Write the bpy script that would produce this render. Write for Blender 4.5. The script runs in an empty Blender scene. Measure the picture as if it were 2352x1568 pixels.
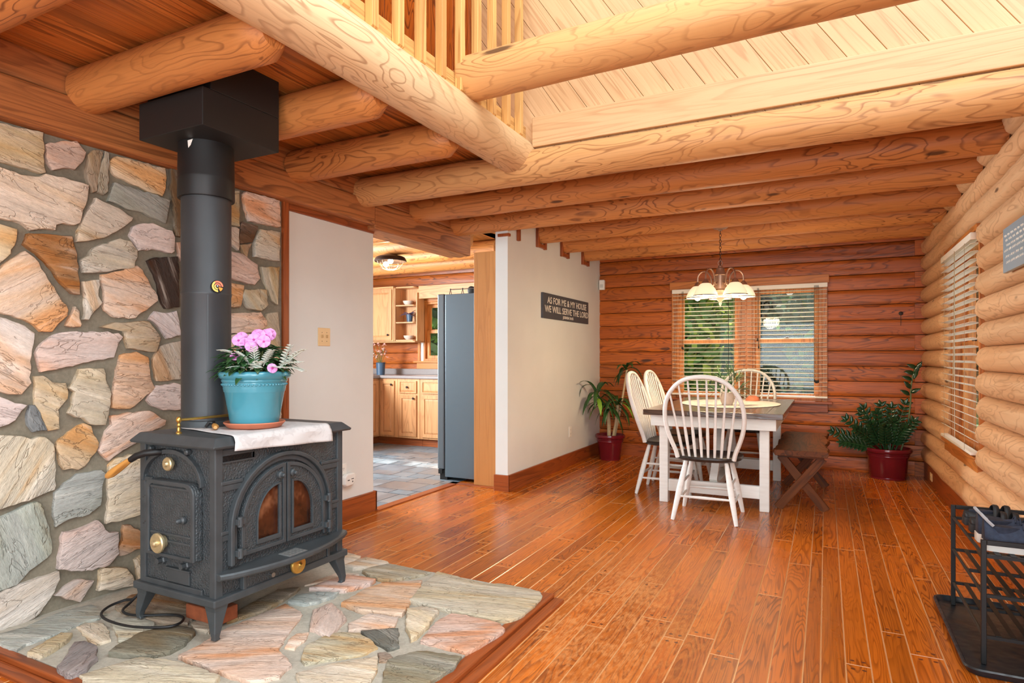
import bpy, bmesh, math, random
from mathutils import Vector, Matrix, Euler
R = random.Random(7)
sc = bpy.context.scene
COL = sc.collection
PI = math.pi
# ---- camera constants used to turn measured picture points into places in the room
CF, CCX, CHY, CH = 1425., 1176., 822., 1.15
YAW = math.atan((1897 - CCX) / CF)
cc, ss = math.cos(YAW), math.sin(YAW)
def ray(px, py):
    u = (px - CCX) / CF; v = (CHY - py) / CF
    return (-ss + u * cc, cc + u * ss, v)
def on_z(px, py, z=0.):
    d = ray(px, py); t = (z - CH) / d[2]; return (d[0] * t, d[1] * t)
def on_x(px, py, X):
    d = ray(px, py); t = X / d[0]; return (d[1] * t, CH + d[2] * t)

def lin(c):
    r = []
    for v in c[:3]:
        v = v / 255.
        r.append(v / 12.92 if v <= .04045 else ((v + .055) / 1.055) ** 2.4)
    return (r[0], r[1], r[2], 1.)

# ---------------------------------------------------------------- mesh builder
ORIG = {}
class MB:
    def __init__(self):
        self.v = []; self.f = []; self.mi = []; self.g = []; self.p = []; self.c = []
        self.ax = 'x'; self.m = 0; self.col = (1, 1, 1, 1); self.off = None; self.pv = None; self.rot = None
        self._o = (0, 0, 0); self._p = .5
    def piece(self):
        self._o = self.off if self.off is not None else (R.uniform(-40, 40), R.uniform(-40, 40), R.uniform(-40, 40))
        self._p = self.pv if self.pv is not None else R.random()
        return len(self.v)
    def av(self, co, g=None):
        self.v.append((co[0], co[1], co[2]))
        if g is None:
            x, y, z = co[0], co[1], co[2]
            g = (x, y, z) if self.ax == 'x' else ((y, x, z) if self.ax == 'y' else (z, x, y))
        self.g.append((g[0] + self._o[0], g[1] + self._o[1], g[2] + self._o[2]))
        self.p.append(self._p); self.c.append(self.col)
        return len(self.v) - 1
    def af(self, ids, m=None):
        self.f.append(tuple(ids)); self.mi.append(self.m if m is None else m)
    def box(self, x0, x1, y0, y1, z0, z1, m=None):
        b = self.piece()
        if x0 > x1: x0, x1 = x1, x0
        if y0 > y1: y0, y1 = y1, y0
        if z0 > z1: z0, z1 = z1, z0
        for z in (z0, z1):
            for x, y in ((x0, y0), (x1, y0), (x1, y1), (x0, y1)): self.av((x, y, z))
        for q in ((3, 2, 1, 0), (4, 5, 6, 7), (0, 1, 5, 4), (1, 2, 6, 5), (2, 3, 7, 6), (3, 0, 4, 7)):
            self.af([b + i for i in q], m)
        return self
    def beam(self, p0, p1, w, h, up=(0, 0, 1), m=None):
        p0 = Vector(p0); p1 = Vector(p1); d = (p1 - p0).normalized(); u = Vector(up)
        s = d.cross(u).normalized(); u = s.cross(d)
        b = self.piece()
        L = (p1 - p0).length
        for p, a in ((p0, 0), (p1, L)):
            for i, j in ((-1, -1), (1, -1), (1, 1), (-1, 1)):
                self.av(p + s * (i * w / 2) + u * (j * h / 2), (a, i * w / 2, j * h / 2))
        for q in ((0, 1, 2, 3), (7, 6, 5, 4), (4, 5, 1, 0), (5, 6, 2, 1), (6, 7, 3, 2), (7, 4, 0, 3)):
            self.af([b + i for i in q], m)
        return self
    def tube(self, pts, rad, n=10, cap=True, m=None, flat=1.0, up=None):
        pts = [Vector(p) for p in pts]; N = len(pts)
        rs = rad if isinstance(rad, (list, tuple)) else [rad] * N
        b = self.piece(); L = 0.
        prev = None
        for i, p in enumerate(pts):
            if i: L += (p - pts[i - 1]).length
            d = (pts[min(i + 1, N - 1)] - pts[max(i - 1, 0)])
            if d.length < 1e-9: d = Vector((0, 0, 1))
            d.normalize()
            if prev is None:
                a = Vector(up) if up else (Vector((0, 0, 1)) if abs(d.z) < .9 else Vector((0, 1, 0)))
                s = d.cross(a).normalized()
            else:
                s = (prev - d * prev.dot(d))
                s = s.normalized() if s.length > 1e-6 else d.orthogonal().normalized()
            prev = s; t = d.cross(s)
            for k in range(n):
                an = 2 * PI * k / n
                o = s * (math.cos(an) * rs[i]) + t * (math.sin(an) * rs[i] * flat)
                self.av(p + o, (L, math.cos(an) * rs[i], math.sin(an) * rs[i]))
        for i in range(N - 1):
            for k in range(n):
                k2 = (k + 1) % n
                self.af((b + i * n + k, b + (i + 1) * n + k, b + (i + 1) * n + k2, b + i * n + k2), m)
        if cap:
            self.af([b + k for k in range(n)], m)
            self.af([b + (N - 1) * n + k for k in reversed(range(n))], m)
        return self
    def lathe(self, prof, c=(0, 0, 0), n=28, m=None, axis=(0, 0, 1), cap=True):
        c = Vector(c); w = Vector(axis).normalized()
        u = w.orthogonal().normalized(); t = w.cross(u)
        b = self.piece(); N = len(prof)
        for r, z in prof:
            for k in range(n):
                an = 2 * PI * k / n
                self.av(c + u * (math.cos(an) * r) + t * (math.sin(an) * r) + w * z, (z, math.cos(an) * r, math.sin(an) * r))
        for i in range(N - 1):
            for k in range(n):
                k2 = (k + 1) % n
                self.af((b + i * n + k, b + i * n + k2, b + (i + 1) * n + k2, b + (i + 1) * n + k), m)
        if cap:
            self.af([b + k for k in reversed(range(n))], m)
            self.af([b + (N - 1) * n + k for k in range(n)], m)
        return self
    def ball(self, c, r, n=12, m=None, sz=1.0):
        return self.lathe([(max(r * math.sin(PI * i / 8), .0001), -r * sz * math.cos(PI * i / 8)) for i in range(9)], c, n, m)
    def prism(self, pts, fn, d0, d1, m=None, mcap=None):
        """pts: 2-D outline; fn(u, v, d) gives the 3-D place"""
        b = self.piece(); n = len(pts)
        for d in (d0, d1):
            for u, v in pts: self.av(fn(u, v, d))
        for k in range(n):
            k2 = (k + 1) % n
            self.af((b + k, b + k2, b + n + k2, b + n + k), m)
        self.af([b + k for k in reversed(range(n))], m)
        self.af([b + n + k for k in range(n)], m if mcap is None else mcap)
        return self
    def ringprism(self, po, pi_, fn, d0, d1, m=None, closed=True):
        b = self.piece(); n = len(po)
        for d in (d0, d1):
            for u, v in po: self.av(fn(u, v, d))
            for u, v in pi_: self.av(fn(u, v, d))
        rng = range(n) if closed else range(n - 1)
        for k in rng:
            k2 = (k + 1) % n
            o0, o1, i0, i1 = b + k, b + k2, b + n + k, b + n + k2
            O0, O1, I0, I1 = o0 + 2 * n, o1 + 2 * n, i0 + 2 * n, i1 + 2 * n
            self.af((O0, O1, I1, I0), m); self.af((o1, o0, i0, i1), m)
            self.af((o0, o1, O1, O0), m); self.af((i1, i0, I0, I1), m)
        if not closed:
            for k in (0, n - 1):
                q = (b + k, b + n + k, b + 3 * n + k, b + 2 * n + k)
                self.af(q, m)
        return self
    def loft(self, secs, m=None, cap=True, closed=True):
        b = self.piece(); n = len(secs[0])
        for s in secs:
            for p in s: self.av(p)
        for i in range(len(secs) - 1):
            for k in range(n if closed else n - 1):
                k2 = (k + 1) % n
                self.af((b + i * n + k, b + i * n + k2, b + (i + 1) * n + k2, b + (i + 1) * n + k), m)
        if cap:
            self.af([b + k for k in reversed(range(n))], m)
            e = b + (len(secs) - 1) * n
            self.af([e + k for k in range(n)], m)
        return self
    def leaf(self, p, d, L, w, droop=.5, up=(0, 0, 1), fold=.25, n=6, m=None, tip=1.0):
        """a bent blade with a folded midrib, thickness is given by a Solidify modifier"""
        p = Vector(p); d = Vector(d).normalized(); u = Vector(up)
        b = self.piece(); q = p.copy(); st = L / n
        for i in range(n + 1):
            t = i / n
            s = d.cross(u)
            s = s.normalized() if s.length > 1e-4 else d.orthogonal().normalized()
            nn = s.cross(d)
            ww = w * .5 * (math.sin(PI * min(1, (t * .93 + .04)) ** (.75 * tip)) if 0 < t < 1 else .06)
            self.av(q + s * ww + nn * (ww * fold), (t * L, ww, 0)); self.av(q, (t * L, 0, 0)); self.av(q - s * ww + nn * (ww * fold), (t * L, -ww, 0))
            d = (d + Vector((0, 0, -1)) * (droop / n)).normalized(); q = q + d * st
        for i in range(n):
            a = b + 3 * i
            self.af((a, a + 1, a + 4, a + 3), m); self.af((a + 1, a + 2, a + 5, a + 4), m)
        return self
    def build(self, name, mats, parent=None, smooth=False, bevel=0., seg=2, solid=0., weld=False, sub=0, ang=35):
        if not isinstance(mats, (list, tuple)): mats = [mats]
        if parent is not None: o0 = ORIG.get(parent.name, Vector((0, 0, 0)))
        else:
            xs = [v[0] for v in self.v]; ys = [v[1] for v in self.v]; zs = [v[2] for v in self.v]
            o0 = Vector(((min(xs) + max(xs)) / 2, (min(ys) + max(ys)) / 2, min(zs)))
        me = bpy.data.meshes.new(name)
        me.from_pydata([(v[0] - o0.x, v[1] - o0.y, v[2] - o0.z) for v in self.v], [], self.f)
        for mm in mats: me.materials.append(mm)
        me.polygons.foreach_set('material_index', self.mi)
        a = me.attributes.new('gc', 'FLOAT_VECTOR', 'POINT'); a.data.foreach_set('vector', [x for g in self.g for x in g])
        a = me.attributes.new('pv', 'FLOAT', 'POINT'); a.data.foreach_set('value', self.p)
        a = me.attributes.new('col', 'FLOAT_COLOR', 'POINT'); a.data.foreach_set('color', [x for g in self.c for x in g])
        bm = bmesh.new(); bm.from_mesh(me); bmesh.ops.recalc_face_normals(bm, faces=bm.faces)
        if weld: bmesh.ops.remove_doubles(bm, verts=bm.verts, dist=1e-5)
        bm.to_mesh(me); bm.free()
        if smooth:
            me.polygons.foreach_set('use_smooth', [True] * len(me.polygons))
            try: me.set_sharp_from_angle(angle=math.radians(ang))
            except Exception: pass
        ob = bpy.data.objects.new(name, me); COL.objects.link(ob)
        if parent is not None:
            ob.parent = parent; ORIG[ob.name] = o0
        else:
            ob.location = o0; ORIG[ob.name] = o0
        if solid:
            md = ob.modifiers.new('thickness', 'SOLIDIFY'); md.thickness = solid; md.offset = 0
        if bevel:
            md = ob.modifiers.new('bevel', 'BEVEL'); md.width = bevel; md.segments = seg; md.limit_method = 'ANGLE'; md.angle_limit = math.radians(40)
        if sub:
            md = ob.modifiers.new('sub', 'SUBSURF'); md.levels = sub; md.render_levels = sub
        return ob

def tag(o, label=None, cat=None, group=None, kind=None):
    if label: o['label'] = label
    if cat: o['category'] = cat
    if group: o['group'] = group
    if kind: o['kind'] = kind
    return o
def struct(o): o['kind'] = 'structure'; return o
def thing(name, loc, label, cat, group=None):
    e = bpy.data.objects.new(name, None); COL.objects.link(e)
    e.empty_display_size = .1; e.location = loc; ORIG[e.name] = Vector(loc)
    return tag(e, label, cat, group)
def dup(root, loc, rz, label, group=None):
    r = root.copy(); COL.objects.link(r); r.location = loc; r.rotation_euler = (0, 0, rz); r['label'] = label
    if group: r['group'] = group
    for ch in list(root.children):
        c = ch.copy(); COL.objects.link(c); c.parent = r
        for g in list(ch.children):
            d = g.copy(); COL.objects.link(d); d.parent = c
    return r
def arc(cx, cy, rx, ry, a0, a1, n):
    return [(cx + rx * math.cos(math.radians(a0 + (a1 - a0) * i / n)), cy + ry * math.sin(math.radians(a0 + (a1 - a0) * i / n))) for i in range(n + 1)]

# ---------------------------------------------------------------- materials
class NT:
    def __init__(self, name):
        self.mat = bpy.data.materials.new(name); self.mat.use_nodes = True
        self.nt = self.mat.node_tree; self.b = self.nt.nodes['Principled BSDF']; self.out = self.nt.nodes['Material Output']
    def n(self, t, **k):
        nd = self.nt.nodes.new(t)
        for a, v in k.items(): setattr(nd, a, v)
        return nd
    def L(self, a, b): self.nt.links.new(a, b)
    def s(self, sock, v):
        if hasattr(v, 'is_output'): self.L(v, sock)
        else: sock.default_value = v
    def attr(self, nm, out='Vector'):
        return self.n('ShaderNodeAttribute', attribute_name=nm).outputs[out]
    def vm(self, v, k, op='MULTIPLY'):
        nd = self.n('ShaderNodeVectorMath', operation=op); self.s(nd.inputs[0], v); self.s(nd.inputs[1], k); return nd.outputs[0]
    def m(self, op, a, b=0., c=None, clamp=False):
        nd = self.n('ShaderNodeMath', operation=op, use_clamp=clamp); self.s(nd.inputs[0], a); self.s(nd.inputs[1], b)
        if c is not None: self.s(nd.inputs[2], c)
        return nd.outputs[0]
    def noise(self, v, scale=1., detail=2., rough=.5, dist=0.):
        nd = self.n('ShaderNodeTexNoise'); self.s(nd.inputs['Vector'], v); nd.inputs['Scale'].default_value = scale
        nd.inputs['Detail'].default_value = detail; nd.inputs['Roughness'].default_value = rough; nd.inputs['Distortion'].default_value = dist
        return nd.outputs['Fac']
    def vor(self, v, scale=1., feature='F1'):
        nd = self.n('ShaderNodeTexVoronoi', feature=feature); self.s(nd.inputs['Vector'], v); nd.inputs['Scale'].default_value = scale
        return nd.outputs['Distance']
    def mr(self, v, a, b, c=0., d=1., smooth=True):
        nd = self.n('ShaderNodeMapRange', interpolation_type='SMOOTHSTEP' if smooth else 'LINEAR'); self.s(nd.inputs[0], v)
        for i, x in enumerate((a, b, c, d)): nd.inputs[i + 1].default_value = x
        return nd.outputs[0]
    def mix(self, f, a, b, mode='MIX'):
        nd = self.n('ShaderNodeMix', data_type='RGBA', blend_type=mode); self.s(nd.inputs[0], f); self.s(nd.inputs[6], a); self.s(nd.inputs[7], b); return nd.outputs[2]
    def ramp(self, f, stops):
        nd = self.n('ShaderNodeValToRGB'); self.s(nd.inputs[0], f); e = nd.color_ramp.elements
        while len(e) < len(stops): e.new(.5)
        for i, (p, c) in enumerate(stops): e[i].position = p; e[i].color = c
        return nd.outputs[0]
    def hsv(self, col, v=1., s=1., h=.5):
        nd = self.n('ShaderNodeHueSaturation'); self.s(nd.inputs['Color'], col); self.s(nd.inputs['Value'], v); self.s(nd.inputs['Saturation'], s); self.s(nd.inputs['Hue'], h); return nd.outputs[0]
    def bump(self, h, st=.3, d=.01):
        nd = self.n('ShaderNodeBump'); self.s(nd.inputs['Height'], h); nd.inputs['Strength'].default_value = st; nd.inputs['Distance'].default_value = d
        self.L(nd.outputs[0], self.b.inputs['Normal']); return nd
    def fin(self, col=None, rough=None, metal=None, spec=None):
        if col is not None: self.s(self.b.inputs['Base Color'], col)
        if rough is not None: self.s(self.b.inputs['Roughness'], rough)
        if metal is not None: self.s(self.b.inputs['Metallic'], metal)
        if spec is not None: self.s(self.b.inputs['Specular IOR Level'], spec)
        return self.mat

def wood(name, light, mid, dark, ring=9., sx=.8, sy=6., rough=.5, fine=.3, knot=.07, kx=1.3, ky=5., var=.25, lines=1., coat=0., bump=.15, blotch=.5, spec=.4, fx=3., fy=110., det=2., lo=.38):
    t = NT(name); g = t.attr('gc'); pv = t.attr('pv', 'Fac')
    light, mid, dark = lin(light), lin(mid), lin(dark)
    kd = t.vor(t.vm(g, (kx, ky, ky)), 1.)
    kn = t.mr(kd, 0., .42, 1., 0.)
    n1 = t.noise(t.vm(g, (sx, sy, sy)), 1., det, .5, .5)
    v = t.m('ADD', t.m('MULTIPLY', n1, ring * 1.7), t.m('MULTIPLY', kn, 1.9 * (ring / 9.)))
    fr = t.m('FRACT', v, 0.)
    fig = t.mr(fr, lo, .9, 0., 1.)
    fig = t.m('MULTIPLY', fig, t.mr(fr, .9, 1., 1., .0))
    bl = t.noise(t.vm(g, (.5, 2.2, 2.2)), 1.3, 2.)
    base = t.mix(t.m('MULTIPLY', t.mr(bl, .35, .68), blotch), light, mid)
    col = t.mix(t.m('MULTIPLY', fig, t.mr(t.noise(t.vm(g, (1.1, 4., 4.)), 1., 1.), .3, .7, .25 * lines, .8 * lines)), base, dark)
    fn = t.noise(t.vm(g, (fx, fy, fy)), 1., 3., .6)
    col = t.mix(t.mr(fn, .45, .75, 0., fine), col, dark)
    kc = t.mr(kd, knot * .6, knot * 1.25, 1., 0.)
    col = t.mix(t.m('MULTIPLY', kc, .85), col, lin((62, 34, 18)))
    val = t.mr(pv, 0., 1., 1. - var, 1. + var * .7, smooth=False)
    col = t.hsv(col, val)
    if bump: t.bump(t.m('ADD', t.m('MULTIPLY', fig, -.5), t.m('MULTIPLY', fn, .6)), bump, .004)
    if coat:
        t.b.inputs['Coat Weight'].default_value = coat; t.b.inputs['Coat Roughness'].default_value = .12
    return t.fin(col, rough, spec=spec)

def plain(name, c, rough=.5, metal=0., spec=.5, noise=.0, nscale=30., bump=0., bscale=60., bd=.003):
    t = NT(name); col = lin(c)
    tc = t.n('ShaderNodeTexCoord').outputs['Object']
    if noise:
        nf = t.noise(tc, nscale, 3.)
        col = t.hsv(col, t.mr(nf, .25, .75, 1 - noise, 1 + noise, smooth=False))
    if bump: t.bump(t.noise(tc, bscale, 2.), bump, bd)
    return t.fin(col, rough, metal, spec)

def emit(name, c, st):
    t = NT(name); t.b.inputs['Emission Color'].default_value = lin(c); t.b.inputs['Emission Strength'].default_value = st
    return t.fin(lin(c), .5)

def glass(name):
    t = NT(name); tr = t.n('ShaderNodeBsdfTransparent'); gl = t.n('ShaderNodeBsdfGlossy'); gl.inputs['Roughness'].default_value = .02
    lw = t.n('ShaderNodeLayerWeight'); lw.inputs['Blend'].default_value = .5; mx = t.n('ShaderNodeMixShader')
    t.L(t.m('ADD', t.m('MULTIPLY', t.m('POWER', lw.outputs['Facing'], 4.), .4), .03), mx.inputs[0]); t.L(tr.outputs[0], mx.inputs[1]); t.L(gl.outputs[0], mx.inputs[2]); t.L(mx.outputs[0], t.out.inputs['Surface'])
    return t.mat

def painted(name, c=(236, 234, 228), chip=(120, 90, 62), amount=.62, rough=.5):
    t = NT(name); tc = t.n('ShaderNodeTexCoord').outputs['Object']
    n1 = t.noise(t.vm(tc, (26, 26, 14)), 1., 3., .65)
    f = t.mr(n1, amount, amount + .05)
    g = t.noise(t.vm(tc, (8, 8, 60)), 1., 2.)
    return t.fin(t.mix(t.m('MULTIPLY', f, .8), t.mix(t.mr(g, .3, .8, 0., .25), lin(c), lin((205, 198, 188))), lin(chip)), rough)

def stone(name):
    t = NT(name); g = t.attr('gc'); c = t.attr('col', 'Color')
    st = t.noise(t.vm(g, (2.2, 22., 22.)), 1., 5., .62, .35)
    st2 = t.noise(t.vm(g, (1.2, 6., 6.)), 1., 3., .55, .6)
    fine = t.noise(t.vm(g, (40., 90., 90.)), 1., 3., .65)
    col = t.hsv(c, t.mr(st, .25, .75, .74, 1.2, smooth=False), t.mr(st2, .3, .7, .5, .95), .511)
    orange = t.mix(1., col, lin((255, 214, 172)), 'MULTIPLY')
    col = t.mix(t.mr(st2, .52, .66, 0., .7), col, orange)
    pale = t.mix(.5, col, lin((232, 222, 208)))
    col = t.mix(t.mr(st, .55, .75, 0., .7), col, pale)
    col = t.hsv(col, t.mr(fine, .3, .7, .86, 1.1, smooth=False))
    sp = t.noise(t.vm(g, (8., 30., 30.)), 1., 4., .7)
    col = t.mix(t.mr(sp, .67, .75, 0., .55), col, lin((96, 74, 56)))
    rg = t.m('ABSOLUTE', t.m('SUBTRACT', t.noise(t.vm(g, (3., 11., 11.)), 1., 4., .6, .8), .5))
    crack = t.mr(rg, 0., .012, 1., 0.)
    col = t.mix(t.m('MULTIPLY', crack, t.mr(st2, .48, .62, 0., .4)), col, lin((104, 84, 64)))
    t.bump(t.m('SUBTRACT', t.m('ADD', t.m('ADD', st, t.m('MULTIPLY', st2, .8)), t.m('MULTIPLY', fine, .4)), t.m('MULTIPLY', crack, .4)), .75, .014)
    return t.fin(col, .82, spec=.25)

def mortar(name, c):
    t = NT(name); tc = t.n('ShaderNodeTexCoord').outputs['Object']
    n1 = t.noise(tc, 6., 4., .6); n2 = t.noise(tc, 80., 3., .6)
    col = t.hsv(lin(c), t.m('MULTIPLY', t.mr(n1, .25, .75, .85, 1.12), t.mr(n2, .3, .7, .9, 1.08)))
    t.bump(t.m('ADD', n1, t.m('MULTIPLY', n2, .3)), .5, .01)
    return t.fin(col, .9, spec=.2)

def slate(name):
    t = NT(name); g = t.attr('gc'); pv = t.attr('pv', 'Fac')
    n1 = t.noise(t.vm(g, (5, 5, 5)), 1., 4., .6, .4)
    base = t.ramp(pv, [(0., lin((98, 114, 126))), (.35, lin((122, 136, 146))), (.7, lin((134, 128, 126))), (1., lin((112, 130, 144)))])
    col = t.hsv(base, t.mr(n1, .25, .75, .72, 1.2))
    col = t.mix(t.mr(n1, .58, .72, 0., .35), col, lin((158, 142, 128)))
    t.bump(n1, .3, .006)
    return t.fin(col, t.mr(n1, .3, .7, .28, .5))

def leafmat(name, c):
    t = NT(name); tc = t.n('ShaderNodeTexCoord').outputs['Object']
    col = t.hsv(lin(c), t.mr(t.noise(tc, 2.5, 3.), .25, .75, .65, 1.35, smooth=False))
    t.fin(col, .5)
    tr = t.n('ShaderNodeBsdfTranslucent'); t.s(tr.inputs['Color'], col); mx = t.n('ShaderNodeMixShader'); mx.inputs[0].default_value = .5
    t.L(t.b.outputs[0], mx.inputs[1]); t.L(tr.outputs[0], mx.inputs[2]); t.L(mx.outputs[0], t.out.inputs['Surface'])
    return t.mat
# ================================================================= MATERIALS
W_FAR = wood('log_wall_far_wood', (190, 98, 28), (156, 70, 14), (76, 31, 7), ring=9, sx=.9, sy=7, rough=.42, fine=.4, var=.18, knot=.085, lo=.5)
W_RIGHT = wood('log_wall_right_wood', (220, 176, 132), (206, 154, 106), (150, 98, 58), ring=6, sx=1.8, sy=6.5, det=2., lo=.62, rough=.5, fine=.15, var=.08, knot=.06, lines=.62)
W_JOIST = wood('joist_wood', (206, 136, 74), (188, 114, 56), (108, 56, 26), ring=8, sx=1.8, sy=6.5, det=2., lo=.62, rough=.5, fine=.25, var=.08, knot=.07)
W_LONG = wood('peeled_log_wood', (234, 202, 158), (214, 164, 108), (140, 84, 44), ring=7.5, sx=1.8, sy=6.5, det=2., lo=.62, rough=.5, fine=.2, var=.05, knot=.115, lines=.75)
W_CROSS = wood('cross_log_wood', (218, 164, 106), (202, 140, 80), (132, 76, 36), ring=8, sx=1.8, sy=6.5, det=2., lo=.62, rough=.5, fine=.2, var=.05, knot=.12, lines=.8)
W_HEAD = wood('header_wood', (184, 116, 64), (160, 94, 48), (104, 58, 30), ring=6, sx=.7, sy=8, rough=.55, fine=.5, var=.06, knot=.05)
W_PLANK = wood('loft_plank_wood', (204, 128, 60), (178, 102, 42), (110, 58, 22), ring=5, sx=.5, sy=9, rough=.4, fine=.45, var=.2, knot=.1, kx=1., ky=4.)
W_DIAG = wood('pale_plank_wood', (222, 182, 136), (212, 166, 116), (166, 112, 66), ring=5, sx=.45, sy=8, rough=.5, fine=.2, var=.05, knot=.08, kx=.8, ky=3.5, lines=.5, blotch=.4, lo=.5)
W_RAIL = wood('railing_wood', (226, 176, 108), (212, 156, 88), (172, 112, 56), ring=5, sx=.5, sy=9, rough=.45, fine=.2, var=.06, knot=.03)
W_TRIM = wood('trim_wood', (164, 84, 38), (142, 68, 28), (96, 44, 20), ring=6, sx=.5, sy=9, rough=.4, fine=.4, var=.06, knot=.03)
W_CAB = wood('hickory_wood', (214, 158, 108), (198, 136, 88), (150, 96, 56), ring=5, sx=.7, sy=7, rough=.4, fine=.2, var=.08, knot=.03, lines=.55)
W_PANEL = wood('veneer_wood', (192, 132, 76), (182, 120, 66), (152, 94, 50), ring=5, sx=.4, sy=10, rough=.4, fine=.15, var=.03, knot=.0, lines=.5)
W_SASH = wood('sash_wood', (212, 138, 70), (196, 118, 56), (150, 84, 38), ring=6, sx=.5, sy=9, rough=.4, fine=.2, var=.06, knot=.02)
W_TABLE = wood('dark_table_wood', (100, 68, 46), (78, 52, 36), (44, 32, 26), ring=8, sx=.8, sy=8, rough=.17, fine=.4, var=.3, knot=.03, coat=.0, spec=.8)
W_BENCH = wood('walnut_bench_wood', (112, 60, 24), (88, 46, 16), (44, 24, 12), ring=6, sx=.8, sy=7, rough=.45, fine=.35, var=.08, knot=.03, spec=.18)
W_SEAT = wood('dark_seat_wood', (58, 48, 42), (44, 37, 33), (26, 22, 20), ring=6, rough=.35, fine=.3, var=.05, knot=.0)
W_DOWEL = wood('handle_wood', (196, 140, 70), (180, 120, 56), (140, 90, 40), ring=5, rough=.35, fine=.2, var=.05, knot=.0)
def floor_wood():
    m = wood('oak_floor_wood', (200, 108, 28), (178, 84, 15), (110, 47, 8), ring=13, sx=.75, sy=8.5, rough=.28, fine=.5, var=.22, knot=.0, bump=.08, coat=0., fy=150., spec=.5)
    nt = m.node_tree; b = nt.nodes['Principled BSDF']
    t = NT.__new__(NT); t.mat = m; t.nt = nt; t.b = b
    tc = t.n('ShaderNodeTexCoord').outputs['Object']
    wear = t.noise(tc, .9, 4., .7); fine = t.noise(t.vm(tc, (60, 18, 1)), 1., 3., .7)
    # worn, dulled varnish on the walked-on patch in front of the hearth
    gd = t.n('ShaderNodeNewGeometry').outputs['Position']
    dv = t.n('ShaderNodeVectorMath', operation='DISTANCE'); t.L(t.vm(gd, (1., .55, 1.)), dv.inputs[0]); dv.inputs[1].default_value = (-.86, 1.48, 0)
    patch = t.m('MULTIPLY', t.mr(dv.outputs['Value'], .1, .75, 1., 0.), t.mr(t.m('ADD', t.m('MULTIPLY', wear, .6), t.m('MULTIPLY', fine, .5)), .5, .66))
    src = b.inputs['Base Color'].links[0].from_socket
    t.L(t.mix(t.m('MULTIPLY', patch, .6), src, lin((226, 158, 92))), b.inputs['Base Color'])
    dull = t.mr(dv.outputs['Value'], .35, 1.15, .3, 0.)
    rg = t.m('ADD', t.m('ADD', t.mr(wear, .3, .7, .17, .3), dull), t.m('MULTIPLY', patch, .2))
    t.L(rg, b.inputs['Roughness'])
    return m
W_FLOOR = floor_wood()
M_PEG = plain('peg_wood', (96, 44, 16), .4)
M_GROOVE = plain('floor_groove', (206, 150, 98), .2)  # paler than the boards: light caught along the seams is put into the colour
M_STONE = stone('fieldstone'); M_MORT = mortar('wall_mortar', (128, 120, 104)); M_MORTH = mortar('hearth_mortar', (176, 170, 156))
M_WALL = plain('off_white_paint', (222, 223, 218), .8, noise=.03, nscale=3., bump=.15, bscale=120., bd=.002, spec=.2)
M_IRON = plain('cast_iron', (68, 73, 76), .48, .25, noise=.18, nscale=14., spec=.5)
M_IRONH = plain('hammered_cast_iron', (70, 75, 78), .4, .3, noise=.15, nscale=25., bump=1., bscale=135., bd=.006)
M_PIPE = plain('black_stovepipe', (54, 57, 60), .46, .2, noise=.2, nscale=4.)
M_BLACK = plain('black_metal', (26, 26, 27), .5, .2)
M_BLKBOX = plain('matte_black_sheet', (24, 24, 24), .55)
M_BRASS = plain('brass', (212, 172, 92), .3, .9, noise=.12, nscale=30.)
M_BRASSW = plain('worn_brass', (206, 190, 150), .38, .8, noise=.15, nscale=30.)
M_STEEL = plain('steel', (150, 150, 150), .35, .9)
M_BLACKRUB = plain('black_rubber', (20, 21, 23), .5)
M_WHITEPL = plain('white_plastic', (236, 234, 226), .4)
M_ALMOND = plain('almond_plastic', (226, 192, 142), .4)
M_DARK = plain('dark_slot', (40, 34, 28), .6)
M_GLASS = glass('window_glass')
M_TEAL = plain('teal_glaze', (74, 146, 164), .18, noise=.12, nscale=7., spec=.6)
M_TERRA = plain('terracotta', (190, 112, 82), .75, noise=.12, nscale=20.)
M_SOIL = plain('potting_soil', (58, 42, 30), .95, noise=.3, nscale=60.)
M_LEAF = plain('deep_green_leaf', (44, 84, 44), .38, noise=.3, nscale=12.)
M_LEAFD = plain('dracaena_leaf', (46, 82, 36), .32, noise=.35, nscale=9.)
M_LEAFY = plain('young_leaf', (126, 168, 56), .4)
M_LEAFZ = plain('zz_leaf', (28, 62, 34), .18, noise=.3, nscale=14.)
M_SILVER = plain('silver_leaf', (206, 214, 204), .7, noise=.1, nscale=30.)
M_PALM = plain('palm_leaf', (70, 104, 66), .4, noise=.3, nscale=16.)
M_PURPLE = plain('purple_leaf', (92, 74, 92), .45, noise=.2, nscale=16.)
M_PINK = plain('pink_petal', (226, 150, 214), .5, noise=.08, nscale=40.)
M_MAG = plain('magenta_eye', (188, 70, 150), .5)
M_BLOSSOM = plain('peach_petal', (236, 182, 170), .55)
M_STEMG = plain('green_stem', (98, 112, 64), .5)
M_CANE = plain('pale_cane', (196, 168, 128), .7, noise=.12, nscale=40.)
M_MAROON = plain('maroon_glaze', (112, 22, 34), .16, noise=.1, nscale=6., spec=.6)
M_BRICK = plain('red_brick', (136, 70, 38), .85, noise=.25, nscale=30., bump=.5, bscale=90.)
M_WHITE = painted('distressed_white_paint', amount=.73); M_WHITEC = painted('white_chair_paint', amount=.76)
M_SLATEF = plain('fridge_grey', (100, 114, 124), .42, .35)
M_FRIDGED = plain('fridge_door_grey', (104, 112, 118), .38, .35)
M_COUNTER = plain('grey_laminate', (140, 130, 128), .3, noise=.12, nscale=160.)
M_CERAM = plain('stoneware', (208, 190, 176), .4, noise=.1, nscale=40.)
M_NAVYV = plain('blue_enamel', (60, 82, 106), .35)
M_BRONZE = plain('aged_bronze', (164, 132, 112), .4, .6, noise=.15, nscale=20.)
M_BRONZED = plain('dark_bronze', (62, 50, 46), .4, .6)
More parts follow.
